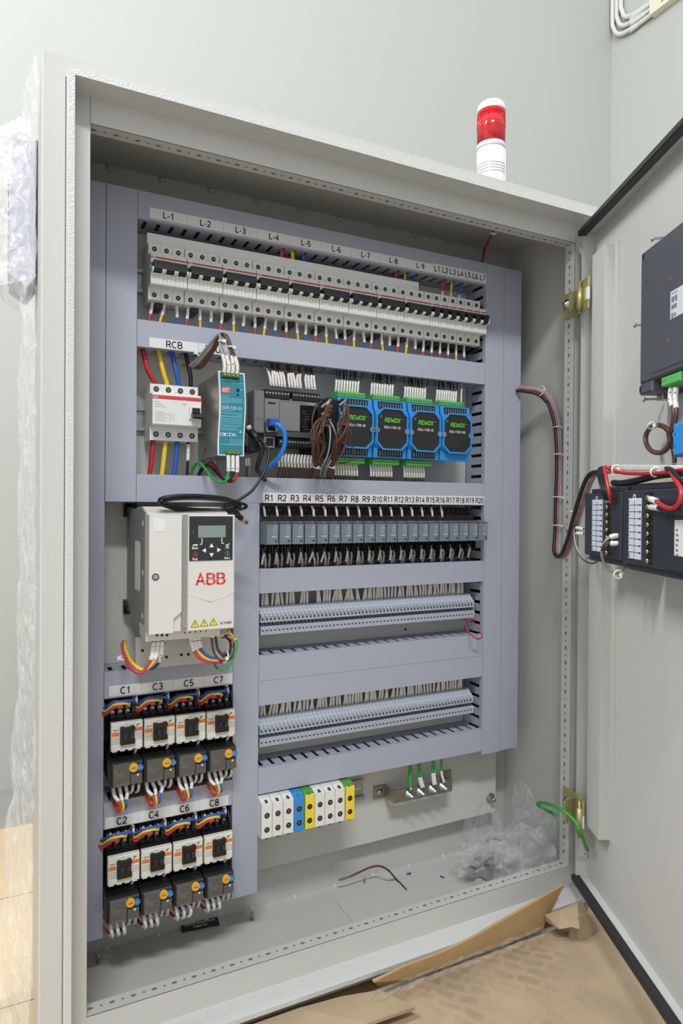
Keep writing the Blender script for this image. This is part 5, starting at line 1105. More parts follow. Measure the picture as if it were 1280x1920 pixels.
for k in range(10): pr.box(c0[0]+0.003+0.0012*k+0.0006*(k % 3), c0[0]+0.0035+0.0012*k+0.0006*(k % 2)+0.0004, KP-0.0006, KP, c0[2]-0.0135, c0[2]-0.0070)
for k in range(8): pr.box(c0[0]+0.003+0.0015*k, c0[0]+0.0038+0.0015*k+0.0003*(k % 2), KP-0.0006, KP, c0[2]-0.0215, c0[2]-0.0165)
pr.box(c0[0]+0.003, c0[0]+0.016, KP-0.0006, KP, c0[2]-0.0036, c0[2]-0.0028); pr.box(c0[0]+0.003, c0[0]+0.007, KP-0.0006, KP, c0[2]-0.032, c0[2]-0.026); pr.box(c0[0]+0.009, c0[0]+0.013, KP-0.0006, KP, c0[2]-0.031, c0[2]-0.027)
pr.build('label_print', INKG, st)['kind'] = 'stuff'
for k, (u, v) in enumerate(((1226, 448), (1193, 610), (1210, 749))):
    c = D(u, v, KP+0.022); m_ = MB()
    sc = MB().cyl((c[0], KP+0.020, c[2]), (0.4, 1, 0), [(-0.002, 0.0036), (0.001, 0.0036), (0.002, 0.0016), (0.018, 0.0016)], 10).build('clamp_screw', STEEL, hm)
c = D(1240, 752, KP+0.028); MB().fbox(c[0]-0.006, c[0]+0.010, KP+0.024, KF-0.004, hz0-0.006, hz0+0.004, 0.001).build('clamp_bracket', ZINC, hm)
ga, gb = D(1242, 712, KP+0.004), D(1276, 722, KP+0.004); gb = (gb[0], gb[1], D(1242, 724, KP+0.004)[2]+0.003)
gpq = MB().fbox(ga[0], gb[0]+0.002, KP+0.002, KP+0.024, gb[2]-0.004, ga[2]+0.002, 0.001).build('supply_plug', GREEN, hm)
for k in range(3):
    MB().box(ga[0]+0.002+0.004*k, ga[0]+0.0035+0.004*k, KP+0.0016, KP+0.003, gb[2], gb[2]+0.003).build('plug_slot', DGREEN, gpq)
for k, c in enumerate(('brown', 'brown')):
    du = 9*k
    pts = [D(1258+du, 727, KP+0.010), D(1257+du, 748, KP+0.008), D(1263+du*0.5, 775, KP+0.004), D(1258+du*0.4, 805, KP+0.006)]
    for q in range(0, 11):
        ang = math.radians(25-36*q); pts.append(D(1233+(24-2*k)*math.cos(ang), 823-(27-2*k)*math.sin(ang)*-1*-1, KP+0.008+0.0015*q+0.004*k))
    pts += [D(1262, 845, KP+0.020), D(1264, 868, KP+0.020), D(1258, 884, KP+0.018)]
    wire('control_wire', 'thick brown wire looping once below the operator panel, %s of the pair' % ('front' if k == 0 else 'back'), [DW(*p) for p in pts], 0.0026, c, 'brown wires below the operator panel', [(0.0, 0.10)], k=5, n=8, smat=SLEEVE, sr=1.3)
tie(DW(*D(1222, 798, KP+0.012)), (0.3, 0.5, 0.5), 0.0050, 'white cable tie on the brown wire loop below the operator panel')
c0, c1 = D(1260, 794, KP), D(1262, 857, KP)
bm = dthing('signal_module', 'bright blue module cut by the right edge of the picture', 'module', c0[0], KF, c1[2])
MB().fbox(c0[0], c0[0]+0.055, KP, KF-0.001, c1[2], c0[2], 0.003).build('case', BLUE, bm)
for k in range(2): MB().box(c0[0]-0.0003, c0[0]+0.008, KP-0.0004, KP+0.012, c1[2]+0.012+0.014*k, c1[2]+0.0132+0.014*k).build('case_groove', mat('blue_dark', (28, 92, 150), 0.5), bm)

# rail on the door and the two black controllers
ra, rb = D(1112, 886, 0.008), D(1112, 925, 0.008)
rl = dthing('din_rail', 'steel rail behind the black controllers on the door', 'rail', ra[0], KF, rb[2])
MB().fbox(ra[0]+0.01, ra[0]+0.40, 0.006, KF-0.001, (ra[2]+rb[2])/2-0.008, (ra[2]+rb[2])/2+0.010, 0.001).build('rail_profile', mat('rail_cream', (214, 208, 190), 0.45), rl)
def ctrl(label, u0, vt, vb, u1, wide, K, lu, rows, nlab):
    a = D(u0, vt, K); b = D(u0, vb, K); e = D(u1, vt, K); s0, s1 = a[0], e[0]+wide; z1, z0 = a[2], b[2]
    lw = [D(q, vt, K)[0]-s0 for q in lu]
    m = dthing('process_controller', label, 'controller', s0, KF, z0)
    MB().fbox(s0, s1, K, KF-0.004, z0, z1, 0.002).build('rear_case', MODK, m)
    MB().fbox(s0+0.004, s1, K+0.006, KF-0.004, z0-0.008, z0, 0.001).build('lower_step', MODK, m); MB().fbox(s0+0.006, s1, K+0.008, KF-0.004, z1, z1+0.006, 0.001).build('upper_step', MODK, m)
    la, lb_ = s0+lw[0], s0+lw[1]; lab = MB().fbox(la, lb_, K-0.0012, K+0.0005, z0+(z1-z0)*0.08, z1-(z1-z0)*0.11, 0.0003).build('terminal_label', mat('label_blueish', (206, 212, 226), 0.5), m)
    zz0, zz1 = z0+(z1-z0)*0.08, z1-(z1-z0)*0.11; pr = MB()
    for k in range(1, rows): z = zz0+(zz1-zz0)*k/rows; pr.box(la, lb_, K-0.0015, K-0.001, z-0.0003, z+0.0003); pr.box(lb_-0.004, lb_, K-0.0016, K-0.001, z-0.0008, z+0.0008)
    pr.box((la+lb_)/2-0.0002, (la+lb_)/2+0.0002, K-0.0015, K-0.001, zz0, zz1)
    for k in range(5): pr.box(la+0.0008, la+0.0055, K-0.0015, K-0.001, zz0+0.0015+0.0014*k, zz0+0.0019+0.0014*k)
    for k in range(rows): pr.box(la+0.001, la+0.0016, K-0.0015, K-0.001, zz0+(zz1-zz0)*(k+0.25)/rows, zz0+(zz1-zz0)*(k+0.75)/rows)
    pr.build('label_print', INK, lab)['kind'] = 'stuff'
    MB().tube([(( la+lb_)/2-0.001+0.0028*math.cos(t_), K-0.0012, zz1+0.0006+0.0042*math.sin(t_)) for t_ in [2*math.pi*k/10 for k in range(11)]], 0.0006, 4).build('label_loop', WHITE, m)
    MB().box(s0+lw[2]-0.007, s0+lw[2]+0.008, K-0.0006, K+0.0003, z0+0.004, z1-0.004).build('terminal_channel', BLACK, m)
    for k in range(nlab):
        z = z1-0.010-(z1-z0-0.018)*k/(nlab-1)
        MB().cyl((s0+lw[2], K-0.0004, z), (0, -1, 0), [(0, 0.0034), (0.002, 0.0034), (0.003, 0.0026)], 10).build('terminal_screw', BRASS, m)
        if k < nlab-1: MB().box(s0+lw[2]-0.006, s0+lw[2]+0.007, K-0.003, K, z-(z1-z0-0.018)/(nlab-1)/2-0.0006, z-(z1-z0-0.018)/(nlab-1)/2+0.0006).build('terminal_barrier', MODK, m)
    MB().fbox(s0+0.012, s0+0.034, 0.004, KF-0.006, z0-0.013, z0-0.008, 0.0006).build('mounting_clip', ZINC, m)
    return m, s0, s1, z0, z1
KM = KF-0.062
m1, s0, s1, z0, z1 = ctrl('smaller black process controller nearest the hinge, with white grid label and brass screws', 1096, 925, 1039, 1164, 0.0, KM, (1111, 1130, 1140), 10, 8)
for k in range(8): MB().cyl((s0-0.0002, KM+0.006, z1-0.012-0.0125*k), (-1, 0, 0), [(0, 0.0030), (0.0025, 0.0028)], 9).build('side_screw', BRASS, m1)
m2, s0b, s1b, z0b, z1b = ctrl('larger black process controller further right on the door, with wires on its screws', 1167, 920, 1055, 1215, 0.10, KM-0.006, (1180, 1203, 1217), 9, 8)
for k in range(7): MB().cyl((s0b-0.0002, KM+0.004, z1b-0.012-0.0135*k), (-1, 0, 0), [(0, 0.0032), (0.0025, 0.0028)], 9).build('side_screw', BRASS, m2)
c0, c1 = D(1265, 975, KM-0.006), D(1265, 1042, KM-0.006); lb2 = MB().fbox(c0[0], c0[0]+0.05, KM-0.0066, KM-0.005, c1[2], c0[2], 0.0003).build('rating_label', mat('rating_white2', (222, 220, 222), 0.5), m2)
pr = MB()
for k in range(6): pr.box(c0[0]+0.004, c0[0]+0.0075+0.001*(k % 3), KM-0.0070, KM-0.006, c0[2]-0.012-0.0055*k, c0[2]-0.0095-0.0055*k)
pr.build('label_print', INKG, lb2)['kind'] = 'stuff'
for v in (887, 908, 1010): 
    c = D(1262, v+60, KM-0.006); MB().box(c[0]-0.012, c[0]+0.02, KM-0.0064, KM-0.005, c[2]-0.0006, c[2]+0.0006).build('vent_slot', HOLE, m2)
# door wiring
def dw(name, label, col, pts, r, group=None, sleeves=(), **kw): return wire(name, label, [DW(*D(*p)) for p in pts], r, col, group, sleeves, **kw)
dw('signal_wire', 'red wire hooking over into the top screw of the smaller black controller', 'red', [(1147, 945, KM-0.004), (1142, 925, KM-0.012), (1136, 895, KM-0.012), (1133, 876, KM-0.006), (1145, 880, KM), (1165, 886, KM), (1200, 888, KM), (1245, 886, KM), (1282, 880, KM)], 0.0024, None, k=6, n=8)
for k in range(3):
    dw('signal_wire', 'black wire bending down into the smaller black controller, %s of three' % ('left', 'middle', 'right')[k], 'black', [(1136+4*k, 942, KM-0.003), (1130+4*k, 925, KM-0.010), (1123+4*k, 900, KM-0.010), (1121+5*k, 882, KM-0.004), (1130+6*k, 876, KM+0.004), (1150, 880, KM+0.012)], 0.0018, 'black wires into the smaller controller', [(0.0, 0.05)], k=6, smat=STEEL, sr=1.4)
dw('signal_wire', 'red wire with a white sleeve curving into the larger black controller', 'red', [(1220, 936, KM-0.010), (1232, 941, KM-0.014), (1245, 950, KM-0.018), (1262, 953, KM-0.020), (1274, 940, KM-0.020), (1276, 918, KM-0.018), (1266, 900, KM-0.012), (1257, 884, KM-0.004)], 0.0026, None, [(0.0, 0.13)], k=7, n=9, smat=LABELW, sr=1.45)
dw('signal_wire', 'dark grey wire with a white sleeve below the red one on the larger controller', 'black', [(1220, 951, KM-0.010), (1232, 952, KM-0.014), (1244, 957, KM-0.016), (1262, 958, KM-0.018), (1282, 950, KM-0.016)], 0.0026, None, [(0.0, 0.32)], k=7, n=9, smat=LABELW, sr=1.4)
dw('power_cable', 'thick black cable lying along the top of the black controllers', 'black', [(1150, 905, KM+0.02), (1165, 906, KM+0.014), (1190, 902, KM+0.010), (1225, 893, KM+0.008), (1260, 888, KM+0.008), (1284, 886, KM+0.008)], 0.0045, None, k=6, n=10)
dw('signal_wire', 'black wire crossing below the red wire at the right edge', 'black', [(1248, 878, KM-0.002), (1258, 880, KM-0.006), (1268, 892, KM-0.01), (1282, 905, KM-0.01)], 0.0024, None, k=6)
for k, c in enumerate(('grey', 'brown')):
    dw('signal_wire', '%s wire with a white sleeve at the lower left screws of the larger controller' % c, c, [(1166, 1005+13*k, KM+0.006), (1150, 1005+14*k, KM-0.004), (1136, 1013+6*k, KM-0.012), (1128, 1032, KM-0.012), (1131, 1052, KM-0.008), (1143, 1068, KM), (1157, 1074, KM+0.006), (1170, 1066, KM+0.012), (1186, 1055, KM+0.02)], 0.0019, None, [(0.0, 0.14)], k=6, n=8, smat=LABELW, sr=1.9)
for k, c in enumerate(('grey', 'grey', 'brown')):
    dw('signal_wire', '%s wire from the hinge side sweeping under the smaller controller%s' % (c, ' in front' if k == 0 else ' behind' if k == 1 else ''), c, [(1094, 992+9*(k % 2), KM+0.006), (1080, 990+10*(k % 2), KM+0.002), (1076, 1000+4*k, KM), (1080, 1024+3*k, KM), (1094, 1044+3*k, KM+0.004), (1112, 1052+2*k, KM+0.008), (1126, 1046, KM+0.012)], 0.0014, None, [(0.0, 0.16)] if k < 2 else (), k=6, smat=LABELW, sr=1.8)
for u, v, l in ((1155, 880, 'left on the red wire above the controllers'), (1229, 885, 'right on the red wire above the controllers'), (1159, 1077, 'at the bottom of the brown wire loop under the door controllers')):
    tie(DW(*D(u, v, KM+0.003)), (0.6, 0.8, 0.1), 0.0055, 'white cable tie '+l)
sp = dw('spiral_sleeve', 'clear spiral wrap bundle lying along the door rail above the red wire', SPIRAL, [(1116, 885, KM+0.014), (1150, 877, KM+0.012), (1190, 877, KM+0.012), (1240, 880, KM+0.012), (1284, 878, KM+0.012)], 0.0075, None, k=6, n=10, cat='cable wrap')
for k in range(5): dw('white_wire', 'x', 'white', [(1120, 884-k, KM+0.014), (1160, 880-1.5*k, KM+0.013), (1200, 880-1.5*k, KM+0.013), (1284, 881-1.5*k, KM+0.013)], 0.0016, parent=None, k=4) and None
for o in [o for o in COL.objects if o.name.startswith('white_wire')]:
    tag(o, 'white wire inside the clear wrap on the door rail', 'wire', 'white wires in the door wrap')
# earth strap from frame to door stud
sd = D(1100, 1598, KF)
es = dthing('door_earth_stud', 'zinc earth stud with nut low on the door inside', 'stud', sd[0], KF, sd[2])
MB().cyl((sd[0], KF, sd[2]), (0, -1, 0), [(0, 0.0085), (0.002, 0.0085), (0.002, 0.0062), (0.008, 0.0062), (0.008, 0.0035), (0.022, 0.0036)], 12).build('stud', ZINC, es)
pts = [PX(1042, 1530, 0.795), PX(1034, 1524, 0.79), PX(1022, 1518, 0.775), PX(1008, 1509, 0.765), P(1012, 1505, -0.10), P(1030, 1508, -0.13), P(1052, 1518, -0.16), P(1075, 1537, -0.18), DW(*D(1088, 1560, -0.012)), DW(*D(1096, 1583, 0.004)), DW(*D(1101, 1594, 0.012))]
wire('earth_wire', 'green and yellow earth strap arching from the frame past the lower hinge to the door', pts, 0.0028, 'green', None, [(0.93, 1.0)], k=7, n=9, smat=mat('bare_copper', (200, 150, 110), 0.35, 1.0), sr=0.9)

# harness from the ducts to the door
hp = [P(975, 728, -0.006), P(992, 730, -0.020), P(1012, 734, -0.035), P(1028, 745, -0.045), P(1038, 765, -0.055), P(1046, 792, -0.065), P(1050, 830, -0.075), P(1051, 880, -0.085), P(1049, 940, -0.095), P(1048, 1000, -0.105), P(1046, 1030, -0.112), P(1052, 1044, -0.125), P(1062, 1036, -0.150), P(1074, 1005, -0.185)] + [DW(*D(1084, 968, KM+0.004)), DW(*D(1094, 935, KM+0.004)), DW(*D(1106, 902, KM+0.008)), DW(*D(1118, 887, KM+0.012)), DW(*D(1140, 884, KM+0.014))]
hc = catmull(hp, 7)
tag(MB().tube(hc, 0.0060, 10).build('spiral_sleeve', SPIRAL, None, tuple(hc[0])), 'clear spiral wrap round the cable harness hanging between cabinet and door', 'cable wrap')
def offs(c, du, dz): return [p+AR*du+Vector((0, 0, dz)) for p in c]
for k, (du, dy, c, l) in enumerate(((-0.0030, 0.002, 'pink', 'red'), (0.0012, 0.003, 'grey', 'front grey'), (0.0030, -0.002, 'grey', 'back grey'), (-0.0005, -0.003, 'brown', 'brown'))):
    tag(MB().tube([p+AR*du+AU*dy*0.6+AF*(0.002*(k % 2)) for p in hc], 0.0016, 6).build('signal_wire', WM[c], None, tuple(hc[0])), '%s wire running inside the clear wrap from cabinet to door' % l, 'wire')
tag(MB().tube([p-AR*0.0075-AU*(0.004 if i < 24 else 0.0) for i, p in enumerate(hc)], 0.0030, 8).build('power_cable', BLACK, None, tuple(hc[0]-AR*0.0075)), 'black cable strapped alongside the clear wrapped harness', 'cable')
for u, v, y in ((1016, 733, -0.037), (1050, 802, -0.068), (1051, 853, -0.080), (1049, 933, -0.094), (1048, 986, -0.103)):
    tie(P(u-3, v, y), (0.1, 0.1, 1) if u > 1020 else (1, 0, -0.3), 0.0098, 'white cable tie on the hanging harness %s' % {1016: 'near the duct', 1050: 'highest on its straight drop'}.get(u, 'second down its drop' if v < 900 else 'third down its drop' if v < 950 else 'lowest on its drop'), w=0.0020)
tie(DW(*D(1080, 961, KM+0.004)), (0.2, 0.1, 1), 0.0095, 'white cable tie on the harness where it rises to the door', w=0.0020)
rw = [P(903, 494, 0.02), P(905, 486, 0.025), P(908, 470, 0.03), P(915, 452, 0.02), P(922, 440, -0.02), P(926, 430, -0.06)]
wire('signal_wire', 'dark red wire climbing from the top duct to the cabinet roof', rw, 0.0022, 'rust', None, k=6, n=8)
tie(P(924, 438, -0.04), (0.2, -0.3, 1), 0.0045, 'white cable tie at the top of the dark red wire')

# ------------------------------------------------------------------ signal tower
lt = P(920, 300, 0.02); lz = lambda v: P(920, v, 0.02).z; LRr = 0.0262
tw = thing('signal_tower', 'red and white signal tower standing on the cabinet roof', 'signal light', (lt.x, 0.02, ZT))
def tube_(z0, z1, r, nm, m, par=tw, cap=0.0): return MB().cyl((lt.x, 0.02, z0), (0, 0, 1), [(0, r), (z1-z0-cap, r)]+([(z1-z0-cap*0.4, r*0.96), (z1-z0, r*0.80)] if cap else []), 32).build(nm, m, par)
LIGHTG = mat('tower_white', (228, 226, 228), 0.35); REDL = mat('tower_red', (214, 26, 34), 0.12, trans=0.25, coat=0.5)
tube_(ZT, lz(284), LRr, 'base', LIGHTG); tube_(lz(284), lz(274), LRr*1.01, 'base_ring', mat('tower_ring', (206, 206, 216), 0.35)); rl_ = tube_(lz(274), lz(213), LRr*0.99, 'red_lens', REDL); tube_(lz(213), lz(196), LRr, 'cap', LIGHTG, cap=0.012)
for z in (lz(252), lz(247), lz(219)): MB().cyl((lt.x, 0.02, z), (0, 0, 1), [(0, LRr), (0.0012, LRr)], 32).build('lens_rib', mat('tower_red_dark', (168, 16, 26), 0.2), rl_)
for k in range(28):
    a = 2*math.pi*k/28; MB().cyl((lt.x+LRr*0.99*math.cos(a), 0.02+LRr*0.99*math.sin(a), lz(246)), (0, 0, 1), [(0, 0.0006), (lz(221)-lz(246), 0.0006)], 4).build('lens_flute', REDL, rl_)
for a in (-2.35, -0.8):
    MB().cyl((lt.x+LRr*math.cos(a), 0.02+LRr*math.sin(a), ZT), (0, 0, 1), [(0, 0.0012), (lz(284)-ZT, 0.0012)], 6).build('base_seam', LIGHTG, tw)
for k in range(4):
    z = lz(332)+0.0052*k; MB().cyl((lt.x, 0.02, z), (0, 0, 1), [(0, LRr*1.004), (0.0014, LRr*1.004)], 32).build('sound_slot', mat('slot_grey', (130, 126, 126), 0.5), tw)

# ------------------------------------------------------------------ trunking and pipes on the right wall
XT = XW-0.03
a, b = PX(1217, 14, XT), PX(1275, -14, XT)
tk = thing('slotted_trunking', 'cream slotted trunking high on the right wall', 'trunking', (XW-0.015, a.y, a.z))
TKM = mat('trunk_cream', (226, 222, 196), 0.5)
MB().fbox(XW-0.03, XW-0.0005, a.y-0.9, a.y, a.z-0.030, a.z+0.045, 0.002).build('channel', TKM, tk)
for k in range(10):
    y = a.y-0.05-0.085*k
    for z in (a.z-0.012, a.z+0.020): MB().box(XW-0.0305, XW-0.029, y-0.012, y, z-0.002, z+0.002).build('slot', mat('slot_brown2', (120, 110, 90), 0.7), tk)
    MB().box(XW-0.0312, XW-0.029, y-0.044, y-0.030, a.z-0.010, a.z+0.016).build('latch', TKM, tk)
PIPE = mat('pipe_white', (216, 216, 210), 0.45)
for k in range(3):
    z = a.z-0.018+0.022*k; y1 = YB-0.014-0.020*k
    pts = [(XW-0.014, a.y-0.02, z), (XW-0.014, a.y+0.10, z), (XW-0.014, y1-0.12-0.02*k, z), (XW-0.014, y1-0.04, z+0.015), (XW-0.014, y1-0.006, z+0.06), (XW-0.014, y1, z+0.14), (XW-0.014, y1, z+0.6)]
    tag(MB().tube(catmull(pts, 6), 0.0085, 10).build('conduit', PIPE, None, pts[0]), '%s of three white pipes bending up the wall corner' % ('lowest', 'middle', 'uppermost')[k], 'pipe')

# ------------------------------------------------------------------ loose things on the cabinet floor
zf = ZB+t
wire('loose_wire', 'offcut of brown and black wire lying bent on the cabinet floor', [P(636, 1650, 0.066), P(655, 1644, 0.064), P(672, 1636, 0.062), P(695, 1626, 0.060), P(712, 1624, 0.056), P(728, 1632, 0.042), PZ(742, 1648, zf+0.003), PZ(752, 1658, zf+0.002), PZ(762, 1669, zf+0.002)],
     0.0018, 'brown', None, [(0.0, 0.12), (0.93, 1.0)], k=7, n=8, smat=mat('bare_strand', (170, 160, 156), 0.35, 0.8), sr=1.0)
for (u0, v0, u1, v1, l) in ((763, 1639, 769, 1637, 'small blue ferrule lying beside the loose wire'), (825, 1643, 832, 1646, 'blue scrap of ferrule lying near the clear bag')):
    p, q = PZ(u0, v0, zf+0.0026), PZ(u1, v1, zf+0.0026); tag(MB().tube([p, p.lerp(q, .6), q], [0.0014, 0.0014, 0.0020], 8).build('ferrule', mat('ferrule_blue', (40, 66, 170), 0.4), None, tuple(p)), l, 'ferrule')
p = PZ(683, 1655, zf+0.0015); tag(MB().cyl(p, (0.1, 0.15, 1), [(0, 0.0022), (0.002, 0.0022), (0.002, 0.0012), (0.010, 0.0010)], 8).build('screw', STEEL, None, tuple(p)), 'tiny steel screw standing on the cabinet floor below the loose wire', 'screw')
npd = thing('name_plate', 'black engraved plate lying upside down on the cabinet floor', 'name plate', tuple(PZ(375, 1732, zf+0.002)))
A, Bq, Cq = PZ(338, 1733, zf+0.003), PZ(408, 1719, zf+0.003), PZ(341, 1741, zf+0.003)
ex = (Bq-A); L_ = ex.length; ex.normalize(); ey = Vector((-ex.y, ex.x, 0)); hgt = 0.020
def npl(x, y, z): return A+ex*x-ey*y+Vector((0, 0, z))
MB().add([npl(0, 0, -0.0014), npl(L_, 0, -0.0014), npl(L_, hgt, -0.0014), npl(0, hgt, -0.0014), npl(0, 0, 0), npl(L_, 0, 0), npl(L_, hgt, 0), npl(0, hgt, 0)], [(0, 3, 2, 1), (4, 5, 6, 7), (0, 1, 5, 4), (1, 2, 6, 5), (2, 3, 7, 6), (3, 0, 4, 7)]).build('plate', BLACK, npd)
for body, yy in (('ALARM', 0.0145), ('ACKNOWLEDGE', 0.0058)):
    vs, fs = text_mesh(body, 0.0075, 0.0001); MB().add([npl(L_/2-x_, yy+y_, 0.0003) for x_, y_ in vs], fs).build('lettering', LABELW, npd)

def crumple(rx, ry, rz, seed, nu=26, nv=16, amp=0.22, flat=None):
    rnd = random.Random(seed); vs = []; fs = []
    ph = [(rnd.uniform(1.5, 7), rnd.uniform(1.5, 7), rnd.uniform(0, 6.28)) for _ in range(9)]
    for j in range(nv+1):
        th = math.pi*j/nv
        for i in range(nu):
            f = 2*math.pi*i/nu; r = 1+amp*sum(abs(math.sin(a*f+b*th*1.3+c))-0.6 for a, b, c in [(round(p[0]), p[1], p[2]) for p in ph])/3.2+rnd.uniform(-.11, .11)
            z = math.cos(th)*rz*r
            if flat is not None: z = max(z, flat+rnd.uniform(0, .002))
            vs.append((math.sin(th)*math.cos(f)*rx*r, math.sin(th)*math.sin(f)*ry*r, z))
    for j in range(nv):
        for i in range(nu): k = (i+1) % nu; fs.append((j*nu+i, (j+1)*nu+i, (j+1)*nu+k, j*nu+k))
    return vs, fs
def bag(name, label, c, r, seed, flat, neck=None):
    vs, fs = crumple(*r, seed, flat=flat); c = Vector(c)
    o = MB().add([c+Vector(v) for v in vs], fs).build(name, BAG, None, tuple(c)); tag(o, label, 'bag')
    if neck:
        rnd = random.Random(seed+1); mb = MB(); n = 10; rows = []
        top = [Vector(p) for p in neck]
        pts = catmull(top, 4)
        for i, p in enumerate(pts):
            w = 0.010+0.055*(1-i/len(pts))**1.3; rows.append([p+AR*(w*(2*k/(n-1)-1))+AF*rnd.uniform(-.008, .008)+Vector((0, 0, rnd.uniform(-.006, .006))) for k in range(n)])
        vs = [q for r_ in rows for q in r_]; fs = [(i*n+k, i*n+k+1, (i+1)*n+k+1, (i+1)*n+k) for i in range(len(rows)-1) for k in range(n-1)]
        MB().add(vs, fs).build('bag_neck', BAG, o, tuple(c))
    return o
pb = PZ(912, 1640, zf); pc = PX(1015, 1620, 0.765)
bag('plastic_bag', 'clear plastic bag holding steel brackets at the right of the cabinet floor', (pb.x, pb.y-0.002, zf+0.028), (0.068, 0.045, 0.036), 3, -0.027, [(pb.x+0.01, pb.y+0.015, zf+0.05), P(905, 1560, 0.015), P(905, 1520, 0.045), P(918, 1500, 0.052)])
bag('plastic_bag', 'empty crumpled clear plastic bag in the right corner of the cabinet', (pc.x-0.028, -0.085, zf+0.055), (0.060, 0.040, 0.062), 8, -0.053, [(pc.x-0.03, -0.07, zf+0.10), P(1000, 1545, -0.05), P(985, 1510, -0.03), P(975, 1470, -0.02)])
WB = mat('bracket_zinc', (206, 208, 210), 0.3, 0.8)
def zbracket(base, ang, label):
    b = thing('wall_bracket', label, 'bracket', tuple(base), 'steel brackets in the clear bag'); b.rotation_euler = (0, 0, ang); b['org'] = [0, 0, 0]
    prof = [(-0.034, 0.024), (-0.002, 0.024), (0.004, 0.020), (0.006, 0.005), (0.012, 0.001), (0.040, 0.001)]
    up = prof+[(x_+(0.0016 if 0 < i < 5 else 0), z_+0.0028) for i, (x_, z_) in list(enumerate(prof))[::-1]]
    MB().prism(up, 'y', -0.009, 0.009).build('plate', WB, b)
    MB().cyl((-0.016, 0, 0.013), (0, 0, 1), [(0, 0.0065), (0.0070, 0.0065), (0.0070, 0.0085), (0.0105, 0.0085), (0.0105, 0.006), (0.016, 0.0055)], 8, smooth=False).build('bolt', ZINC, b)
zbracket(PZ(905, 1634, zf+0.018), 0.3, 'steel z-shaped bracket at the back of the clear bag'); zbracket(PZ(898, 1650, zf+0.004), 0.1, 'steel z-shaped bracket at the front left of the clear bag'); zbracket(PZ(938, 1640, zf+0.012), -0.5, 'steel z-shaped bracket at the right in the clear bag')

# ------------------------------------------------------------------ filter housing and stretch film on the left outside
fh = thing('vent_housing', 'pale grey vent housing wrapped in film on the left outside of the cabinet', 'vent', (XL, 0.02, 0.45))
VG = mat('vent_grey', (186, 188, 200), 0.45)
yv0 = -0.012; zv1 = PX(64, 262, XL).z if False else 0.53; zv0 = 0.345
P1 = P(64, 262, yv0).z; P0 = P(62, 512, yv0).z
MB().prism([(XL-0.0003, P0), (XL-0.0003, P1), (XL-0.030, P1-0.004), (XL-0.034, P1-0.10), (XL-0.034, P0-0.004), (XL-0.012, P0-0.018)], 'y', yv0+0.003, 0.085).build('housing', VG, fh)
MB().box(XL-0.0025, XL, yv0, yv0+0.003, P0, P1).build('gasket', RUBBER, fh)
for k in range(9): MB().box(XL-0.0355, XL-0.034, yv0+0.006, 0.080, P0+0.006+0.014*k, P0+0.012+0.014*k).build('louvre', VG, fh)
def sheet_grid(fn, nu, nv): 
    vs = [fn(i/(nu-1), j/(nv-1)) for j in range(nv) for i in range(nu)]
    return vs, [(j*nu+i, j*nu+i+1, (j+1)*nu+i+1, (j+1)*nu+i) for j in range(nv-1) for i in range(nu-1)]
rf_ = random.Random(4); NU, NV = 14, 90
jit = [[rf_.uniform(-1, 1) for _ in range(NU)] for _ in range(NV)]
def film(a, b):
    i = int(round(a*(NU-1))); j = int(round(b*(NV-1))); z = ZT+0.006-b*1.42; y = -0.122+a*0.205
    base = 0.003+0.006*math.sin(a*3.1)+0.0035*abs(jit[j][i])+0.003*math.sin(b*55+a*7)*a
    if P0-0.02 < z < P1+0.02: base += 0.036*min(1, max(0, (a-0.42)*5))
    else: base += 0.014*a
    if z < -0.25: base += 0.022*(-0.25-z)/0.5*(0.3+a)+0.006*abs(math.sin(b*38))*a
    y += 0.0025*jit[j][(i*3+1) % NU]
    return (XL-base, y, z)
vs, fs = sheet_grid(film, NU, NV)
tag(MB().add(vs, fs).build('stretch_film', FILM, None, (XL, 0, 0)), 'crinkled clear stretch film clinging to the left outside of the cabinet', 'film')
vs, fs = sheet_grid(lambda a, b: (XL+0.01+a*0.70, -0.135+b*0.20, ZT+0.0015+0.0035*abs(math.sin(a*61+b*9))*abs(math.sin(a*23))+0.003*rf_.random()), 80, 8)
tag(MB().add(vs, fs).build('stretch_film', FILM, None, (0.3, 0, ZT)), 'thin clear stretch film lying over the cabinet roof', 'film')

# ------------------------------------------------------------------ pallet and cardboard
ZP = -0.672
WOODM = mat('plywood', (206, 184, 150), 0.7, var=0.08, vscale=6, bump=0.2, scale=40)
pal = thing('pallet', 'pale plywood shipping pallet under the cabinet and cardboard', 'pallet', (0.1, -0.2, ZF))
for k in range(6):
    y0 = -1.10+0.2908*k; MB().box(-0.75, 1.35, y0, y0+0.2883, ZP-0.020, ZP-0.001).build('deck_board', WOODM, pal)
for x in (-0.70, 0.25, 1.22): MB().box(x, x+0.1, -1.10, 0.635, ZF, ZP-0.0205).build('bearer', WOODM, pal)
for x in (-0.02, 0.74): tag(MB().box(x, x+0.07, YFL+0.03, YBK, ZP-0.0005, ZB).build('foot_block', mat('dark_wood', (92, 74, 56), 0.8), None, (x, 0, ZP)), '%s wooden block lifting the cabinet off the pallet' % ('left' if x < 0.3 else 'right'), 'block')
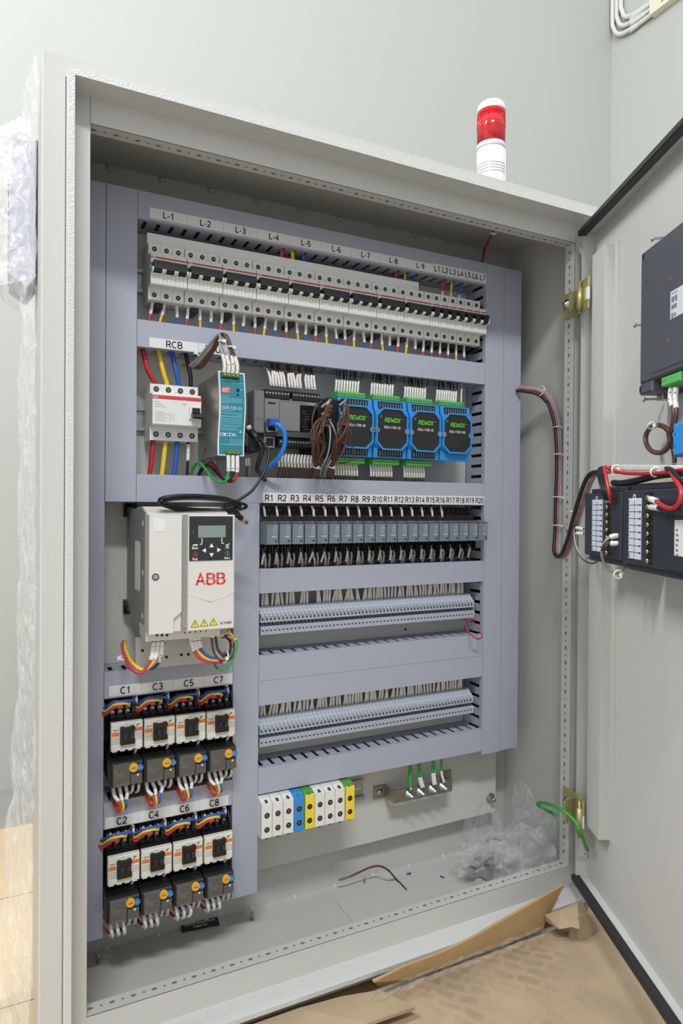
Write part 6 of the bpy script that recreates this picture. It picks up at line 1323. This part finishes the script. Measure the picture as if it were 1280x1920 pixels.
def cardmat():
    m = mat('cardboard_floor', (162, 142, 116), 0.85, var=0.16, vscale=11, bump=0.3, scale=30); nt = m.node_tree; b = nt.nodes['Principled BSDF']
    src = b.inputs['Base Color'].links[0].from_socket
    tc = nt.nodes.new('ShaderNodeTexCoord'); mp = nt.nodes.new('ShaderNodeMapping'); mp.inputs['Rotation'].default_value = (0, 0, 0.9); nt.links.new(tc.outputs['Object'], mp.inputs['Vector'])
    br = nt.nodes.new('ShaderNodeTexBrick'); br.inputs['Scale'].default_value = 9; br.offset = 0.3; br.inputs['Brick Width'].default_value = 0.30; br.inputs['Row Height'].default_value = 0.17; br.inputs['Mortar Size'].default_value = 0.06; br.inputs['Mortar Smooth'].default_value = 0.8
    br.inputs['Color1'].default_value = (0, 0, 0, 1); br.inputs['Color2'].default_value = (0.3, 0.3, 0.3, 1); br.inputs['Mortar'].default_value = (1, 1, 1, 1); nd = nt.nodes.new('ShaderNodeTexNoise'); nd.inputs['Scale'].default_value = 16; nd.inputs['Detail'].default_value = 3; nt.links.new(tc.outputs['Object'], nd.inputs['Vector'])
    va = nt.nodes.new('ShaderNodeVectorMath'); va.operation = 'MULTIPLY_ADD'; va.inputs[1].default_value = (0.035, 0.035, 0); nt.links.new(nd.outputs['Color'], va.inputs[0]); nt.links.new(mp.outputs['Vector'], va.inputs[2]); nt.links.new(va.outputs['Vector'], br.inputs['Vector'])
    dm = nt.nodes.new('ShaderNodeVectorMath'); dm.operation = 'DISTANCE'; dm.inputs[1].default_value = tuple(PZ(940, 1815, -0.648)-Vector((0.6, -0.6, ZP))); nt.links.new(tc.outputs['Object'], dm.inputs[0])
    dr = nt.nodes.new('ShaderNodeMapRange'); dr.inputs['From Min'].default_value = 0.10; dr.inputs['From Max'].default_value = 0.15; dr.inputs['To Min'].default_value = 1; dr.inputs['To Max'].default_value = 0; nt.links.new(dm.outputs['Value'], dr.inputs['Value'])
    n = nt.nodes.new('ShaderNodeTexNoise'); n.inputs['Scale'].default_value = 7; n.inputs['Detail'].default_value = 5; nt.links.new(tc.outputs['Object'], n.inputs['Vector'])
    r = nt.nodes.new('ShaderNodeMapRange'); r.inputs['From Min'].default_value = 0.38; r.inputs['From Max'].default_value = 0.56; nt.links.new(n.outputs['Fac'], r.inputs['Value'])
    iv = nt.nodes.new('ShaderNodeMath'); iv.operation = 'SUBTRACT'; iv.inputs[0].default_value = 1; nt.links.new(br.outputs['Color'], iv.inputs[1])
    ml = nt.nodes.new('ShaderNodeMath'); ml.operation = 'MULTIPLY'; m3_ = nt.nodes.new('ShaderNodeMath'); m3_.operation = 'MULTIPLY'; nt.links.new(iv.outputs[0], m3_.inputs[0]); nt.links.new(dr.outputs['Result'], m3_.inputs[1]); nt.links.new(m3_.outputs[0], ml.inputs[0]); nt.links.new(r.outputs['Result'], ml.inputs[1])
    m2_ = nt.nodes.new('ShaderNodeMath'); m2_.operation = 'MULTIPLY'; m2_.inputs[1].default_value = 0.5; nt.links.new(ml.outputs[0], m2_.inputs[0])
    mx = nt.nodes.new('ShaderNodeMix'); mx.data_type = 'RGBA'; nt.links.new(m2_.outputs[0], mx.inputs['Factor']); nt.links.new(src, mx.inputs['A']); mx.inputs['B'].default_value = lin((120, 102, 78))
    nt.links.new(mx.outputs['Result'], b.inputs['Base Color']); return m
rc = random.Random(9)
hts = [[rc.uniform(0, 1) for _ in range(30)] for _ in range(30)]
def cb_(a, b): return (0.02+a*1.28, -1.08+b*0.906, -0.6485+0.002*hts[int(b*29)][int(a*29)])
vs, fs = sheet_grid(cb_, 30, 30); vb = [(x, y, ZP+0.0004) for x, y, z in vs]; n0 = len(vs)
cs = MB().add(vs, fs).add(vb, [tuple(reversed(f)) for f in fs])
tag(cs.build('cardboard_sheet', cardmat(), None, (0.6, -0.6, ZP)), 'large scuffed cardboard sheet lying on the pallet in front of the cabinet', 'cardboard')
ZC = -0.6475
def solid(name, label, top, bot, th, m, cat='cardboard', edge=True):    # strip of thick board between two rails of points
    n = len(top); T_ = [Vector(p) for p in top]; B_ = [Vector(p) for p in bot]; c = (T_[0]+B_[0])/2
    nr = [(T_[min(i+1, n-1)]-T_[max(i-1, 0)]).cross(B_[i]-T_[i]).normalized()*th for i in range(n)]
    vs = T_+B_+[p+q for p, q in zip(T_, nr)]+[p+q for p, q in zip(B_, nr)]; fs = []
    for i in range(n-1): fs += [(i, i+1, n+i+1, n+i), (2*n+i, 3*n+i, 3*n+i+1, 2*n+i+1), (i, 2*n+i, 2*n+i+1, i+1), (n+i, n+i+1, 3*n+i+1, 3*n+i)]
    fs += [(0, n, 3*n, 2*n), (n-1, 3*n-1, 4*n-1, 2*n-1)]
    o = MB().add(vs, fs).build(name, m, None, tuple(c)); tag(o, label, cat); return o
top = [P(700, 1842, -0.182), P(760, 1812, -0.174), P(820, 1790, -0.173), P(880, 1762, -0.173), P(960, 1716, -0.174), P(1058, 1659, -0.176)]
bot = [PZ(712, 1851, ZC), PZ(770, 1836, ZC), PZ(830, 1815, ZC), PZ(890, 1792, ZC), PZ(955, 1768, ZC), PZ(1016, 1743, ZC)]
solid('cardboard_flap', 'tall torn cardboard flap leaning against the bottom edge of the cabinet', top, bot, 0.004, CARDB)
zg = 0.016
solid('cardboard_flap', 'low cardboard flap with a ragged edge at the bottom of the picture', [PZ(440, 1932, ZC+0.010), PZ(560, 1890, ZC+zg), PZ(640, 1868, ZC+zg), PZ(712, 1856, ZC+zg)], [PZ(500, 1990, ZC+0.004), PZ(600, 1950, ZC+0.012), PZ(690, 1918, ZC+0.020), PZ(778, 1888, ZC+0.018)], 0.004, CARD)
solid('cardboard_scrap', 'crumpled cardboard scrap beside the foot of the door', [PZ(1022, 1716, ZC+0.030), PZ(1050, 1706, ZC+0.045), PZ(1082, 1694, ZC+0.050), PZ(1108, 1690, ZC+0.030)], [PZ(1024, 1728, ZC+0.020), PZ(1048, 1742, ZC+0.026), PZ(1072, 1738, ZC+0.030), PZ(1086, 1742, ZC+0.030)], 0.003, CARD)
solid('cardboard_scrap', 'folded end of the crumpled cardboard beside the door', [PZ(1070, 1735, ZC+0.030), PZ(1084, 1720, ZC+0.040), PZ(1100, 1712, ZC+0.036), PZ(1112, 1722, ZC+0.010)], [PZ(1068, 1760, ZC+0.001), PZ(1085, 1762, ZC+0.001), PZ(1100, 1760, ZC+0.001), PZ(1118, 1744, ZC+0.001)], 0.003, CARD)
vs, fs = sheet_grid(lambda a, b: tuple(PZ(690+a*330, 1870-a*128+b*22-8, ZC+0.006+0.012*abs(math.sin(a*21+b*3))+0.006*rc.random())), 40, 6)
tag(MB().add(vs, fs).build('stretch_film', FFILM, None, tuple(vs[0])), 'strip of crinkled clear film lying along the foot of the cardboard flap', 'film')
